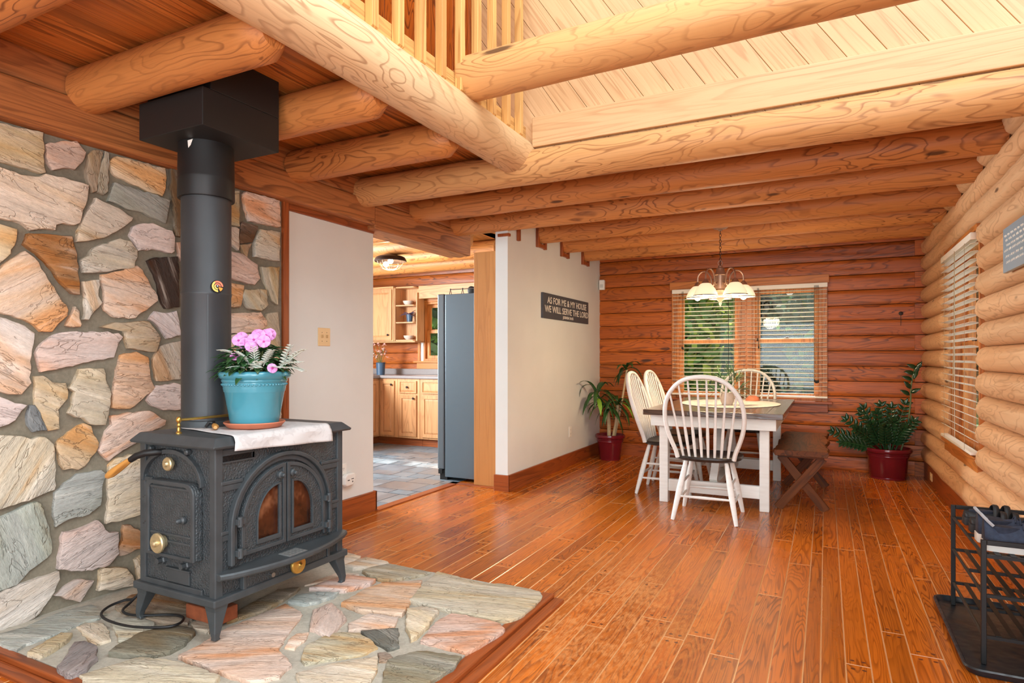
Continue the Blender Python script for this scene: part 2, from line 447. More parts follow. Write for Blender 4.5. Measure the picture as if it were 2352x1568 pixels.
M_SHADE = emit('lit_frosted_shade', (250, 226, 186), .45)
M_BULB = emit('lit_bulb', (255, 232, 190), 9.)
M_SIGN = plain('charcoal_sign', (70, 72, 78), .6, noise=.06, nscale=20.)
M_SIGNT = plain('sign_lettering', (226, 218, 204), .6)
M_SIGNB = plain('blue_grey_sign', (138, 164, 178), .3)
M_SLAT = plain('blind_slat', (238, 230, 214), .4)
M_CORD = plain('blind_cord', (176, 148, 112), .7)
M_WAND = plain('dark_cord', (36, 34, 34), .6)
M_CASEW = plain('white_vinyl', (236, 234, 230), .4)
M_CASE = wood('window_casing_wood', (200, 124, 58), (184, 106, 44), (130, 70, 28), ring=6, sx=.5, sy=9, rough=.4, fine=.25, var=.08, knot=.02)
M_TILE = slate('slate_tile'); M_GROUT = plain('dark_grout', (84, 88, 92), .8)
def cloth_mat(name, c, c2):
    t = NT(name); tc = t.n('ShaderNodeTexCoord').outputs['Object']
    n1 = t.noise(tc, 22., 3., .6, 1.2); w = t.noise(t.vm(tc, (700, 700, 700)), 1., 1.)
    t.bump(t.m('ADD', t.m('MULTIPLY', n1, .5), t.m('MULTIPLY', w, .3)), .3, .002)
    return t.fin(t.mix(t.mr(n1, .5, .62), lin(c), lin(c2)), .85, spec=.2)
M_CLOTH = cloth_mat('damask_cloth', (206, 203, 202), (194, 190, 189)); M_RUN = cloth_mat('runner_cloth', (206, 202, 198), (196, 192, 188))
M_NAVY = plain('navy_knit', (46, 56, 76), .8, noise=.25, nscale=60., bump=.3, bscale=300.)
M_SOLE = plain('white_sole', (228, 228, 222), .5)
M_SHOEIN = plain('shoe_lining', (38, 44, 60), .9, noise=.4, nscale=50.)
M_BLKSHOE = plain('black_shoe', (30, 34, 38), .5, noise=.15, nscale=30.)
M_BARK = plain('tree_bark', (84, 68, 54), .9, noise=.3, nscale=20.)
M_TREE1 = leafmat('tree_leaf_green', (104, 142, 76))
M_TREE2 = leafmat('tree_leaf_yellow', (176, 196, 84))
M_TREE3 = leafmat('tree_leaf_dark', (76, 106, 90))
M_GRASS = plain('lawn_grass', (120, 140, 84), .9, noise=.3, nscale=1.5)
def soot_glass():
    t = NT('sooty_glass'); tc = t.n('ShaderNodeTexCoord').outputs['Object']
    n1 = t.noise(t.vm(tc, (1, 9, 7)), 1., 3., .6)
    return t.fin(t.ramp(n1, [(.3, lin((24, 14, 10))), (.52, lin((74, 38, 22))), (.76, lin((150, 100, 70)))]), .22)
M_SOOT = soot_glass()

# ================================================================= SETTING
FARY = 7.2; W1X = -3.05; STX = -3.04; W2X = -2.45; RX = .885
CZ0, CZ = -.0135, .1545
def zk(k): return CZ0 + CZ * k
def wob(t, s): return math.sin(t * 2.1 + s) * .5 + math.sin(t * 4.7 + s * 2.3) * .3 + math.sin(t * 9.1 + s * 1.7) * .2

# floor of boards with eased edges
def build_floor():
    mb = MB(); mb.ax = 'y'
    x = -3.04
    ws = [.058, .084, .084, .11, .132]
    rr = random.Random(3)
    while x < .98:
        w = rr.choice(ws); x1 = min(x + w, 1.0)
        y = -3.2 - rr.uniform(0, 1.2)
        while y < 7.3:
            L = rr.uniform(.7, 2.3); y1 = min(y + L, 7.32)
            if y1 > -3.2:
                e = .0028; ez = .0022
                b = mb.piece()
                for (xa, xb, ya, yb, z) in ((x, x1, y, y1, -ez), (x + e, x1 - e, y + e, y1 - e, 0.)):
                    for p in ((xa, ya), (xb, ya), (xb, yb), (xa, yb)): mb.av((p[0], p[1], z))
                mb.af((b + 4, b + 5, b + 6, b + 7), 0)
                for k in range(4): mb.af((b + k, b + (k + 1) % 4, b + 4 + (k + 1) % 4, b + 4 + k), 2)
                # face-nailed peg plugs near the board ends
                if 1.2 < y1 < 6.6 and rr.random() < .75:
                    for yy in (y1 - .035, y + .035):
                        for xx in ((x + w * .28, x1 - w * .28) if w > .07 else ((x + x1) / 2,)):
                            pb = mb.piece()
                            for k in range(8): mb.av((xx + .0085 * math.cos(k * PI / 4), yy + .0065 * math.sin(k * PI / 4), .0004))
                            mb.af([pb + k for k in range(8)], 1)
            y = y1
        x = x1
    o = mb.build('floor', [W_FLOOR, M_PEG, M_GROOVE])
    struct(o)
build_floor()
mb = MB(); mb.box(-6.3, 1.2, -3.3, 7.4, -.12, -.02); struct(mb.build('floor_base', M_GROOVE))

# kitchen slate floor
def build_tiles():
    mb = MB(); rr = random.Random(5)
    mb.m = 1; mb.box(-6.2, -3.04, 1.9, 7.3, -.02, -.006); mb.m = 0
    y = 2.0; row = 0
    while y < 7.3:
        x = -6.2 - rr.uniform(0, .3)
        h = rr.choice([.15, .2, .3])
        while x < -3.04:
            w = rr.choice([.2, .3, .4]); a, b_ = max(x + .004, -6.2), min(x + w - .004, -3.045)
            if b_ - a > .02: mb.box(a, b_, y + .004, y + h - .004, -.01, rr.uniform(-.001, .0015))
            x += w
        y += h; row += 1
    struct(mb.build('floor_kitchen', [M_TILE, M_GROUT]))
build_tiles()
mb = MB(); mb.ax = 'y'; mb.box(-3.08, -3.0, 3.70, 4.88, -.005, .008); mb.ax = 'x'; mb.box(-3.08, -2.56, 4.80, 4.88, -.005, .008)
struct(mb.build('trim_1', W_TRIM, bevel=.003))

# log walls -------------------------------------------------------
def log_seg_x(mb, x0, x1, k, yf, bulge=.007, depth=.06, wobble=.0025, cut=.0):
    """one squared course of the far wall, running along X, face towards -Y"""
    mb.ax = 'x'; z0, z1 = zk(k), zk(k + 1); s = R.uniform(0, 9)
    n = max(2, int((x1 - x0) / .12)); secs = []
    for i in range(n + 1):
        x = x0 + (x1 - x0) * i / n
        a = [(x, yf + depth, z0)]
        for j in range(9):
            t = j / 8.; zz = z0 + .0036 + (z1 - z0 - .0072) * t
            d = bulge * (1 - abs(2 * t - 1) ** 5) + wobble * wob(x * 1.7 + j * .4, s)
            a.append((x, yf - d + .004, zz))
        a.append((x, yf + depth, z1)); secs.append(a)
    mb.loft(secs)
def log_seg_y(mb, y0, y1, k, xf, r=.0, ends=(False, False)):
    """one rounded course of the right wall, running along Y, bulging towards -X"""
    mb.ax = 'y'; z0, z1 = zk(k), zk(k + 1); s = R.uniform(0, 9)
    n = max(3, int((y1 - y0) / .07)); secs = []
    B = .06
    for i in range(n + 1):
        y = y0 + (y1 - y0) * i / n
        f = 1.
        if ends[0]: f = min(f, math.sqrt(max(0, 1 - (1 - min(1, (y - y0) / .075)) ** 2)) * .75 + .25)
        if ends[1]: f = min(f, math.sqrt(max(0, 1 - (1 - min(1, (y1 - y) / .075)) ** 2)) * .75 + .25)
        a = [(xf + .05, y, z0)]
        for j in range(13):
            t = j / 12.; zz = z0 + .0022 + (z1 - z0 - .0044) * t
            d = B * (max(0, 1 - abs(2 * t - 1) ** 2.3)) ** .62 * f * (1 + .1 * wob(y * 1.3, s)) + .0045 * wob(y * 2.6 + j * .55, s + 1) * f
            a.append((xf - d, y, zz))
        a.append((xf + .05, y, z1)); secs.append(a)
    mb.loft(secs)
WFX0, WFX1, WFZ0, WFZ1 = -1.58, .015, 4, 13      # far window opening (courses)
mb = MB()
for k in range(0, 16):
    if 4 <= k < 13:
        log_seg_x(mb, W2X - .12, WFX0, k, FARY); log_seg_x(mb, WFX1, 1.02, k, FARY)
    else: log_seg_x(mb, W2X - .12, 1.02, k, FARY)
mb.box(W2X - .12, WFX0, FARY + .05, FARY + .16, -.05, 2.6); mb.box(WFX1, 1.1, FARY + .05, FARY + .16, -.05, 2.6)
mb.box(WFX0, WFX1, FARY + .05, FARY + .16, -.05, zk(4)); mb.box(WFX0, WFX1, FARY + .05, FARY + .16, zk(13), 2.6)
# lapped corner butts on every other course and two log ends let into the wall
for k in range(0, 16, 2):
    mb.box(.775, .86, FARY - .022, FARY + .02, zk(k) + .004, zk(k + 1) - .004)
mb.m = 1; mb.lathe([(.0001, .004), (.013, .003), (.02, 0)], (.66, FARY - .008, 1.59), n=14, axis=(0, -1, 0), cap=False); mb.box(.658, .6615, FARY - .0085, FARY, 1.47, 1.58); mb.m = 0
wf = struct(mb.build('wall_far', [W_FAR, plain('dark_knot', (44, 24, 14), .6)], smooth=True, ang=50))
RWY0, RWY1 = 4.78, 5.98
mb = MB()
for k in range(1, 16):
    if 3 <= k < 13:
        log_seg_y(mb, -3.2, RWY0, k, RX, ends=(False, True)); log_seg_y(mb, RWY1, FARY - .01, k, RX, ends=(True, False))
    else: log_seg_y(mb, -3.2, FARY - .01, k, RX)
for (a, b_, c, d) in ((-3.2, RWY0, -.05, 2.55), (RWY1, FARY + .05, -.05, 2.55), (RWY0, RWY1, -.05, zk(3)), (RWY0, RWY1, zk(13), 2.55)):
    mb.ax = 'y'; mb.box(RX + .045, RX + .16, a, b_, c, d)
struct(mb.build('wall_right', W_RIGHT, smooth=True, ang=50))
mb = MB(); mb.ax = 'y'; mb.box(RX - .035, RX + .04, 3.2, FARY - .005, -.004, .155); mb.box(RX - .035, RX + .04, -3.2, 3.2, -.004, .155)
struct(mb.build('baseboard_right', W_TRIM, bevel=.004))
mb = MB(); mb.ax = 'x'; mb.box(W2X, -1.45, FARY - .028, FARY + .02, -.004, .13); struct(mb.build('baseboard_far', W_TRIM, bevel=.004))

# plastered partition beside the dining table
mb = MB(); mb.box(W2X - .12, W2X, 4.76, FARY + .05, -.05, 2.50); struct(mb.build('wall_partition', M_WALL))
mb = MB(); mb.ax = 'y'; mb.box(W2X, W2X + .02, 4.74, FARY - .02, -.004, .14); mb.ax = 'x'; mb.box(W2X - .125, W2X + .02, 4.735, 4.755, -.004, .14)
struct(mb.build('baseboard_partition', W_TRIM, bevel=.004))
# plastered wall beyond the stonework
mb = MB(); mb.box(W1X - .14, W1X, 2.86, 3.706, -.05, 2.16); struct(mb.build('wall_left_plaster', M_WALL))
mb = MB(); mb.ax = 'y'; mb.box(W1X, W1X + .022, 2.86, 3.725, -.004, .148); mb.ax = 'x'; mb.box(W1X - .142, W1X + .022, 3.707, 3.727, -.004, .148)
struct(mb.build('baseboard_left', W_TRIM, bevel=.004))
mb = MB(); mb.ax = 'z'; mb.box(W1X - .02, W1X + .03, 2.812, 2.858, -.004, 2.14); mb.ax = 'y'; mb.box(W1X, W1X + .018, 2.86, 3.70, 2.085, 2.13)
struct(mb.build('trim_2', W_TRIM, bevel=.004))

# stonework -------------------------------------------------------
WST = [
((-30,272,0,280,100,306,104,396,95,398,0,370,-30,364),(203,166,108),10),
((107,332,113,326,178,324,186,334,198,350,198,362,192,372,174,390,165,386,148,384,122,388,110,374),(206,168,148),5),
((213,343,237,345,232,380,224,440,212,444,205,420,198,390,204,356),(160,124,82),80),
((240,346,250,350,250,400,247,440,238,446,224,442,226,400,236,372),(168,152,126),80),
((252,370,268,357,380,386,383,420,376,451,330,434,262,400,254,385),(222,180,134),15),
((262,418,391,458,380,512,330,490,290,480,250,460,257,435),(156,155,138),22),
((-40,378,0,385,45,400,80,406,105,400,130,404,203,425,196,470,187,500,183,512,170,518,145,512,128,515,125,528,95,524,70,527,50,512,0,500,-40,492),(224,190,154),14),
((222,455,250,466,305,500,302,506,285,522,250,542,176,557,180,530,200,490,208,470),(208,176,138),20),
((305,520,330,512,352,510,370,520,396,530,401,545,401,577,395,582,350,573,318,576,308,556,300,540),(208,172,158),5),
((-30,512,0,516,38,526,40,538,26,575,22,582,0,604,-30,615),(228,198,150),10),
((66,537,155,540,165,543,172,567,178,600,182,677,166,676,150,660,113,610,85,580,54,562),(166,108,52),3),
((186,596,205,586,216,568,275,547,300,553,315,575,315,590,308,614,270,620,235,625,193,627,187,610),(198,178,146),8),
((-20,625,0,618,10,606,50,578,58,576,80,590,110,640,158,712,152,725,120,762,95,760,80,745,0,715,-20,708),(220,172,130),-32),
((235,630,250,628,318,610,330,618,346,650,365,680,364,690,355,700,312,729,295,730,260,728,243,712,240,700,242,680,236,650),(216,178,152),15),
((189,646,227,642,228,652,228,680,234,696,215,715,205,735,193,735,198,720,195,680),(210,196,176),70),
((341,598,360,592,408,590,411,630,410,705,382,710,373,698,368,675,360,640),(66,36,20),70),
((174,704,180,715,187,745,184,750,165,752,152,750,160,730),(216,178,148),40),
((-20,725,0,728,45,742,82,763,80,790,72,830,71,880,50,905,22,905,0,896,-20,890),(224,204,190),28),
((83,811,95,788,125,770,150,762,250,762,275,766,284,775,270,800,263,820,180,838,95,855,88,830),(220,184,170),2),
((231,750,265,740,290,740,340,737,352,752,365,775,362,790,358,808,340,807,295,800,288,780,285,760),(186,154,116),2),
((345,732,358,714,385,718,407,714,418,760,418,770,385,778,362,748),(210,190,186),40),
((280,815,290,810,315,808,342,818,348,870,360,890,340,908,320,925,300,938,272,940,260,935,262,890,270,850),(212,138,72),8),
((353,825,370,795,395,785,421,782,421,870,362,875,354,845),(184,162,140),60),
((338,920,345,905,362,885,400,880,421,884,421,940,375,942,355,935),(204,164,150),5),
((79,864,100,862,120,878,152,880,156,900,155,915,135,940,137,985,114,990,92,945,82,930,83,905,82,885),(206,172,128),25),
((66,975,62,950,70,930,80,928,92,948,112,988,78,993),(128,134,134),60),
((160,890,185,848,205,845,237,847,245,880,255,905,250,950,243,976,205,975,190,960,175,960,157,950,165,930,172,900),(198,168,124),20),
((-20,908,0,912,35,925,63,928,50,945,35,965,0,982,-20,985),(218,190,182),12),
((130,1018,170,985,195,972,210,980,215,995,230,1015,222,1040,195,1070,180,1078,150,1078,138,1068,135,1040),(206,162,114),30),
((228,1035,245,990,257,975,255,955,320,945,345,942,383,965,380,975,330,1000,325,1010,250,1057,238,1050),(216,172,150),-18),
((-20,1000,50,1001,75,1008,103,1001,125,1018,128,1030,128,1115,125,1125,80,1145,0,1168,-20,1172),(206,188,160),-58),
((252,1068,265,1055,300,1045,330,1038,350,1040,350,1175,300,1190,245,1203,250,1170),(210,178,138),-8),
((128,1132,150,1110,180,1088,235,1078,246,1085,238,1110,234,1160,205,1180,160,1195,130,1210,125,1175),(164,165,152),-6),
((-20,1195,0,1190,40,1172,85,1150,95,1155,110,1200,122,1245,120,1270,100,1290,70,1310,40,1345,0,1358,-20,1362),(168,172,156),72),
((145,1222,180,1215,225,1196,250,1222,270,1220,272,1240,270,1270,250,1298,210,1308,175,1312,135,1306,138,1280),(202,166,154),-20),
((281,1242,285,1206,300,1205,333,1228,333,1255,278,1278,272,1265),(180,120,74),20),
((232,1310,240,1304,290,1303,305,1320,308,1345,270,1352,226,1356),(206,170,128),0),
((160,1340,175,1330,218,1332,205,1355,185,1383,165,1378,128,1368),(192,170,160),-20),
((-20,1365,0,1360,60,1338,137,1313,138,1330,125,1360,110,1385,80,1420,40,1438,0,1448,-20,1455),(200,180,162),-22),
((312,1285,335,1270,350,1262,350,1368,318,1338),(182,140,88),70),
((392,386,412,390,419,480,419,545,405,540,402,500,395,450),(118,100,78),75),
((408,556,419,555,419,600,412,590),(200,130,88),60),
((515,434,552,437,551,520,515,510),(190,168,126),6),
((515,516,551,524,549,575,530,560,515,548),(206,188,170),30),
((558,445,565,438,600,448,641,460,643,520,640,522,600,515,573,508,565,480),(226,178,150),10),
((555,512,560,508,594,518,590,535,580,555,553,560,551,540),(110,74,48),10),
((552,562,578,558,566,592,558,580),(168,120,68),60),
((585,560,590,545,600,527,642,532,641,600,610,596,585,590),(200,186,162),12),
((515,575,555,582,590,608,596,640,585,655,530,640,515,635),(214,170,150),14),
((603,612,643,613,640,700,625,690,615,660,605,640),(186,164,124),70),
((515,648,560,655,553,705,515,705),(206,164,122),6),
((555,680,562,664,612,664,614,700,600,714,570,708),(188,176,148),40),
((515,718,600,717,614,735,614,748,600,760,575,765,515,765),(222,186,164),4),
((615,720,640,715,643,740,645,800,610,790,605,760),(186,154,108),60),
((515,768,596,765,588,800,550,830,515,820),(216,194,170),10),
((515,850,560,835,640,815,645,960,520,975),(218,196,164),10),
((425,400,505,420,505,520,425,500),(180,150,120),20),((425,520,505,540,505,640,425,640),(200,170,140),5),
((425,660,505,660,505,780,425,770),(190,160,130),15),((425,790,505,800,505,960,425,950),(205,180,150),8),
((350,1010,430,1000,430,1150,352,1170),(190,160,130),8),((440,1010,560,1000,560,1180,440,1160),(200,165,140),12),
((352,1190,460,1180,470,1300,360,1310),(170,150,120),4),((480,1190,600,1150,600,1240,480,1270),(190,150,110),7)]
HST = [
((-20,1472,0,1452,20,1447,60,1437,80,1425,140,1402,210,1385,245,1405,230,1415,190,1425,160,1440,120,1455,60,1475,40,1488,0,1475),(164,166,154),-25),
((60,1500,85,1485,140,1452,168,1452,155,1470,125,1488,98,1505),(192,162,116),-25),
((176,1434,200,1426,238,1426,250,1445,253,1465,235,1472,215,1475,200,1462),(208,182,150),10),
((130,1530,155,1500,168,1472,195,1470,225,1480,222,1510,200,1535,165,1550,150,1548),(146,130,126),60),
((256,1424,270,1414,320,1412,358,1430,350,1445,310,1460,295,1470,272,1468),(188,182,162),-20),
((248,1500,275,1480,320,1455,392,1435,440,1440,450,1450,420,1480,392,1495,330,1505,270,1503),(122,116,98),-12),
((262,1392,300,1368,340,1362,470,1390,430,1430,360,1425,300,1410),(152,124,94),-10),
((185,1545,320,1506,392,1514,450,1532,504,1554,480,1590,250,1600,200,1570),(204,184,148),-20),
((410,1505,450,1485,500,1450,600,1405,655,1380,690,1398,697,1405,665,1445,640,1490,665,1510,668,1525,640,1550,575,1565,500,1540,430,1515),(208,164,140),-33),
((655,1480,660,1465,680,1450,710,1447,700,1465,675,1485),(218,182,160),-20),
((719,1400,761,1382,790,1406,796,1418,776,1439,755,1460,731,1448,712,1442),(206,164,144),50),
((660,1380,680,1365,730,1358,778,1360,765,1368,730,1380,700,1385),(152,158,148),-10),
((710,1350,745,1335,800,1320,864,1330,850,1340,790,1355,740,1352),(206,164,150),-15),
((770,1268,785,1267,830,1275,820,1283,785,1298,765,1296),(216,188,160),-10),
((786,1299,840,1278,892,1288,895,1293,850,1301,810,1304),(204,182,160),-8),
((831,1310,850,1302,892,1292,990,1312,970,1318,890,1332,875,1330,845,1320),(168,152,126),-8),
((785,1385,840,1352,880,1337,970,1332,965,1350,925,1410,900,1412,860,1405,820,1400),(206,162,130),-18),
((940,1380,970,1345,990,1327,1005,1313,1050,1323,1110,1338,1155,1337,1220,1348,1240,1353,1248,1362,1230,1385,1190,1415,1160,1423,1130,1420,1000,1395),(194,172,136),-15),
((935,1398,970,1393,1008,1402,985,1435,960,1460,945,1468,938,1450,932,1440),(214,186,146),10),
((965,1470,1000,1430,1035,1408,1070,1412,1150,1428,1160,1440,1145,1455,1090,1485,1070,1495,1010,1480),(208,160,140),-30),
((800,1430,850,1408,915,1416,905,1438,830,1443,800,1445),(214,180,160),-10),
((700,1480,745,1457,770,1448,826,1449,850,1462,866,1482,830,1500,760,1510,700,1520,690,1510),(188,172,140),-10),
((828,1447,915,1440,916,1480,890,1488,860,1470),(108,106,96),20),
((680,1545,760,1522,868,1502,865,1540,845,1570,700,1585),(208,182,150),-15),
((880,1540,890,1512,940,1494,980,1490,1060,1502,1040,1530,990,1560,970,1580,880,1585),(144,134,108),-10),
((869,1495,885,1493,905,1505,895,1513,870,1513),(152,122,100),0),
((700,1340,722,1331,775,1312,826,1316,800,1319,745,1331),(212,178,152),-10),
((520,1425,560,1392,640,1352,690,1347,650,1376,600,1402),(142,116,80),-20),
((440,1430,500,1410,515,1422,480,1448,450,1446),(150,128,100),-20)]
def stones(mb, data, place, th, seed):
    rr = random.Random(seed)
    for pts, col, ang in data:
        P = [place(pts[i], pts[i + 1]) for i in range(0, len(pts), 2)]      # (a, b) in the wall plane
        ar = sum(P[i][0] * P[(i + 1) % len(P)][1] - P[(i + 1) % len(P)][0] * P[i][1] for i in range(len(P)))
        if ar < 0: P.reverse()
        Q = []
        for i in range(len(P)):
            a, b_ = Vector(P[i]), Vector(P[(i + 1) % len(P)]); L = (b_ - a).length; n = max(1, int(L / .022))
            nr = Vector((b_.y - a.y, a.x - b_.x)); nr = nr.normalized() if nr.length > 0 else nr
            for j in range(n):
                t = j / n; Q.append(a.lerp(b_, t) + nr * (rr.uniform(-.0042, .0042)))
        c = sum(Q, Vector((0, 0))) / len(Q)
        T = th * rr.uniform(.7, 1.25); tx, ty = rr.uniform(-.025, .025), rr.uniform(-.025, .025)
        ca, sa = math.cos(math.radians(-ang)), math.sin(math.radians(-ang))
        mb.col = lin(col); b = mb.piece(); n = len(Q)
        for (sh, d) in ((0., -.02), (.0, .8), (.0015, .95), (.004, 1.0)):
            for q in Q:
                dr = c - q; q2 = q + dr * (sh / max(dr.length, .01))
                dd = d * T + (((q2.x - c.x) * tx + (q2.y - c.y) * ty) if d > 0 else 0)
                uu, vv = q2.x, q2.y
                mb.av(place.to3(uu, vv, dd), (uu * ca + vv * sa, -uu * sa + vv * ca, d * T))
        for l in range(3):
            for k in range(n):
                k2 = (k + 1) % n
                mb.af((b + l * n + k, b + l * n + k2, b + (l + 1) * n + k2, b + (l + 1) * n + k), 1)
        # a crowned, slightly uneven face
        prev = [b + 3 * n + k for k in range(n)]
        for f in (.6, .25):
            ring = []
            for k in range(n):
                q = c + (Q[k] - c) * f
                dd = T * (1.0 + .05 * (1 - f)) + (q.x - c.x) * tx + (q.y - c.y) * ty + .0022 * wob(q.x * 14 + q.y * 9, col[0]) * (1 - f)
                ring.append(mb.av(place.to3(q.x, q.y, dd), (q.x * ca + q.y * sa, -q.x * sa + q.y * ca, T)))
            for k in range(n):
                k2 = (k + 1) % n; mb.af((prev[k], prev[k2], ring[k2], ring[k]), 1)
            prev = ring
        mb.af(prev, 1)
class PlaceWall:
    def __call__(s, px, py): return on_x(px, py, STX + .022)
    def to3(s, y, z, d): return (STX + d, y, z)
class PlaceHearth:
    def __call__(s, px, py): return on_z(px, py, .05)
    def to3(s, x, y, d): return (x, y, .028 + d)
mb = MB(); mb.box(STX - .2, STX, -3.2, 2.812, -.05, 2.3)
stones(mb, WST, PlaceWall(), .026, 11)
class PlaceFlat(PlaceWall):
    def __call__(s, a_, b_): return (a_, b_)
EX = []; rr = random.Random(77); zz = .10
while zz < 2.05:
    hh = rr.uniform(.16, .30); yy = 1.30 - .0
    while yy > -.9:
        ww = rr.uniform(.16, .42); g_ = .022
        y0, y1, z0, z1 = yy - ww + g_, yy - g_, zz + g_, min(zz + hh, 2.10) - g_
        j = lambda q: rr.uniform(-q, q)
        # keep clear of the fitted stones, whose edge slants from (1.27, 0) to (1.33, 2.1)
        lim = 1.25
        y1 = min(y1, lim)
        if y1 - y0 > .07 and z1 - z0 > .05:
            w_, h_ = y1 - y0, z1 - z0
            EX.append(((y0 + j(.01), z0 + h_ * .2, y0 + w_ * .25, z0 + j(.012), y0 + w_ * .8, z0 + .01 + j(.01), y1, z0 + h_ * .3 + j(.02), y1 - .01 + j(.01), z0 + h_ * .8, y0 + w_ * .7, z1 + j(.012), y0 + w_ * .2, z1 - .01 + j(.012), y0 + .01, z0 + h_ * .75),
                       rr.choice([(206, 172, 128), (216, 180, 150), (164, 165, 152), (208, 168, 150), (198, 178, 146), (212, 150, 90)]), rr.uniform(-30, 30)))
        yy -= ww
    zz += hh
stones(mb, EX, PlaceFlat(), .026, 12)
struct(mb.build('wall_left', [M_MORT, M_STONE], smooth=True, ang=42))
mb = MB(); mb.box(STX - .01, -1.21, 1.255, 2.70, -.01, .034)
stones(mb, HST, PlaceHearth(), .022, 13)
hearth = mb.build('stone_hearth', [M_MORTH, M_STONE], smooth=True, ang=42)
tag(hearth, 'flagstone hearth pad with pale mortar under the black wood stove', 'hearth')
mb = MB(); mb.ax = 'x'; mb.box(-3.0, -1.1, 1.165, 1.215, -.004, .016); mb.box(-3.0, -1.14, 1.215, 1.255, -.004, .034)
mb.ax = 'y'; mb.box(-1.15, -1.10, 1.165, 2.72, -.004, .016); mb.box(-1.21, -1.15, 1.2, 2.72, -.004, .032)
struct(mb.build('trim_3', W_TRIM, bevel=.006, seg=3))

# logs overhead ----------------------------------------------------
def logmesh(p0, p1, r0, r1=None, n=22, seg=.12, axis=None, flat_top=None, chamfer=(0., 0.), wv=.02, hew=0):
    mb = MB(); p0 = Vector(p0); p1 = Vector(p1); d = p1 - p0; L = d.length; d.normalize()
    s = d.cross(Vector((0, 0, 1))).normalized(); t = s.cross(d)
    r1 = r1 if r1 else r0; N = max(3, int(L / seg)); b = mb.piece(); sd = R.uniform(0, 20)
    st = [i / N for i in range(N + 1)]
    ex = []
    if chamfer[0]: st = [0, chamfer[0] / L] + [x for x in st if x > chamfer[0] / L * 1.3]
    if chamfer[1]: st = [x for x in st if x < 1 - chamfer[1] / L * 1.3] + [1 - chamfer[1] / L, 1]
    for i, f in enumerate(st):
        rr = r0 + (r1 - r0) * f
        if i == 0 and chamfer[0]: rr *= .62
        if i == len(st) - 1 and chamfer[1]: rr *= .62
        for k in range(n):
            a = 2 * PI * k / n
            q = rr * (1 + wv * wob(f * L * 1.5 + k * .5 * 0 + 3 * math.sin(a), sd) + wv * .5 * math.sin(3 * a + f * L * 2 + sd))
            u, v = math.cos(a) * q, math.sin(a) * q
            if flat_top is not None and v > flat_top: v = flat_top
            mb.av(p0 + d * (f * L) + s * u + t * v, (f * L, u, v))
    M = len(st)
    for i in range(M - 1):
        for k in range(n):
            k2 = (k + 1) % n; mb.af((b + i * n + k, b + i * n + k2, b + (i + 1) * n + k2, b + (i + 1) * n + k))
    mb.af([b + k for k in reversed(range(n))]); mb.af([b + (M - 1) * n + k for k in range(n)])
    return mb
def ceiling_log(name, p0, p1, r, mat, label, group=None, **k):
    o = logmesh(p0, p1, r, **k).build(name, mat, smooth=True, ang=40)
    return tag(o, label, 'beam', group)
JZ = 2.345; JR = .098
g = 'log joists over the room'
for y, lab in ((1.05, 'round log joist under the loft at the top left corner of the photo'), (1.63, 'round log joist under the loft passing in front of the black chimney box'),
               (2.24, 'round log joist under the loft just right of the black chimney box'), (2.86, 'round log joist under the loft nearest the plastered wall, with a split end')):
    ceiling_log('ceiling_joist_beam', (-2.96, y, JZ), (-1.80, y, JZ), JR, W_JOIST, lab, 'log joists under the loft', chamfer=(0, .055))
ceiling_log('ceiling_log_beam', (-2.98, 3.5, 2.335), (RX + .0, 3.5, 2.335), .103, W_CROSS, 'brightly lit round log across the room at the edge of the lofted ceiling', None)
for i, (y, x0) in enumerate(((4.15, -2.98), (4.76, -2.98), (5.44, -2.449), (6.04, -2.449), (6.66, -2.449))):
    ceiling_log('ceiling_joist_beam', (x0, y, JZ), (RX - .03, y, JZ), JR, W_JOIST,
        ['round log joist over the dining area, first behind the bright log', 'round log joist over the dining area, second behind the bright log', 'round log joist that carries the chandelier',
         'round log joist just behind the chandelier', 'round log joist nearest the far log wall'][i], 'log joists over the dining area')
ceiling_log('ceiling_log_beam', (-1.725, .2, 2.405), (-1.725, 3.56, 2.41), .118, W_LONG, 'pale hewn log carrying the loft railing, running away from the camera', None, chamfer=(0, .06), wv=.025)
ceiling_log('ceiling_log_beam', (-1.70, 2.78, 2.60), (1.0, 2.78, 2.63), .112, W_CROSS, 'round tie log crossing open space in front of the loft railing', None, chamfer=(.03, 0))
mb = MB(); mb.ax = 'x'; mb.box(-1.80, -1.68, 2.73, 2.83, 2.50, 2.64)
struct(mb.build('trim_4', W_CROSS))
# squared header over the stone wall and the kitchen opening
mb = MB(); mb.ax = 'y'; mb.box(-3.2, -2.955, -3.0, 3.62, 2.128, 2.30)
tag(mb.build('header_beam', W_HEAD, bevel=.012), 'lower squared timber lying along the top of the stone wall', 'beam')
mb = MB(); mb.ax = 'y'; mb.box(-3.2, -2.97, -3.0, 4.9, 2.302, 2.455)
tag(mb.build('header_beam', W_HEAD, bevel=.02), 'upper squared timber the joist ends rest in, along the stone wall', 'beam')
mb = MB(); mb.ax = 'y'; mb.box(-3.2, -2.96, 3.622, 5.0, 2.10, 2.30)
tag(mb.build('header_beam', W_HEAD, bevel=.012), 'squared timber spanning the kitchen opening', 'beam')
# joist hangers of wood on the partition
mb = MB(); mb.ax = 'z'
for y in (5.44, 6.04, 6.66):
    mb.box(W2X, W2X + .03, y - .1, y - .07, 2.20, 2.44); mb.box(W2X, W2X + .03, y + .07, y + .1, 2.20, 2.44); mb.box(W2X, W2X + .028, y - .07, y + .07, 2.205, 2.24)
mb.box(W2X - .09, W2X + .02, 4.74, 4.78, 2.2, 2.225); mb.box(W2X, W2X + .03, 4.93, 4.96, 2.19, 2.4)
struct(mb.build('trim_5', W_TRIM, bevel=.003))
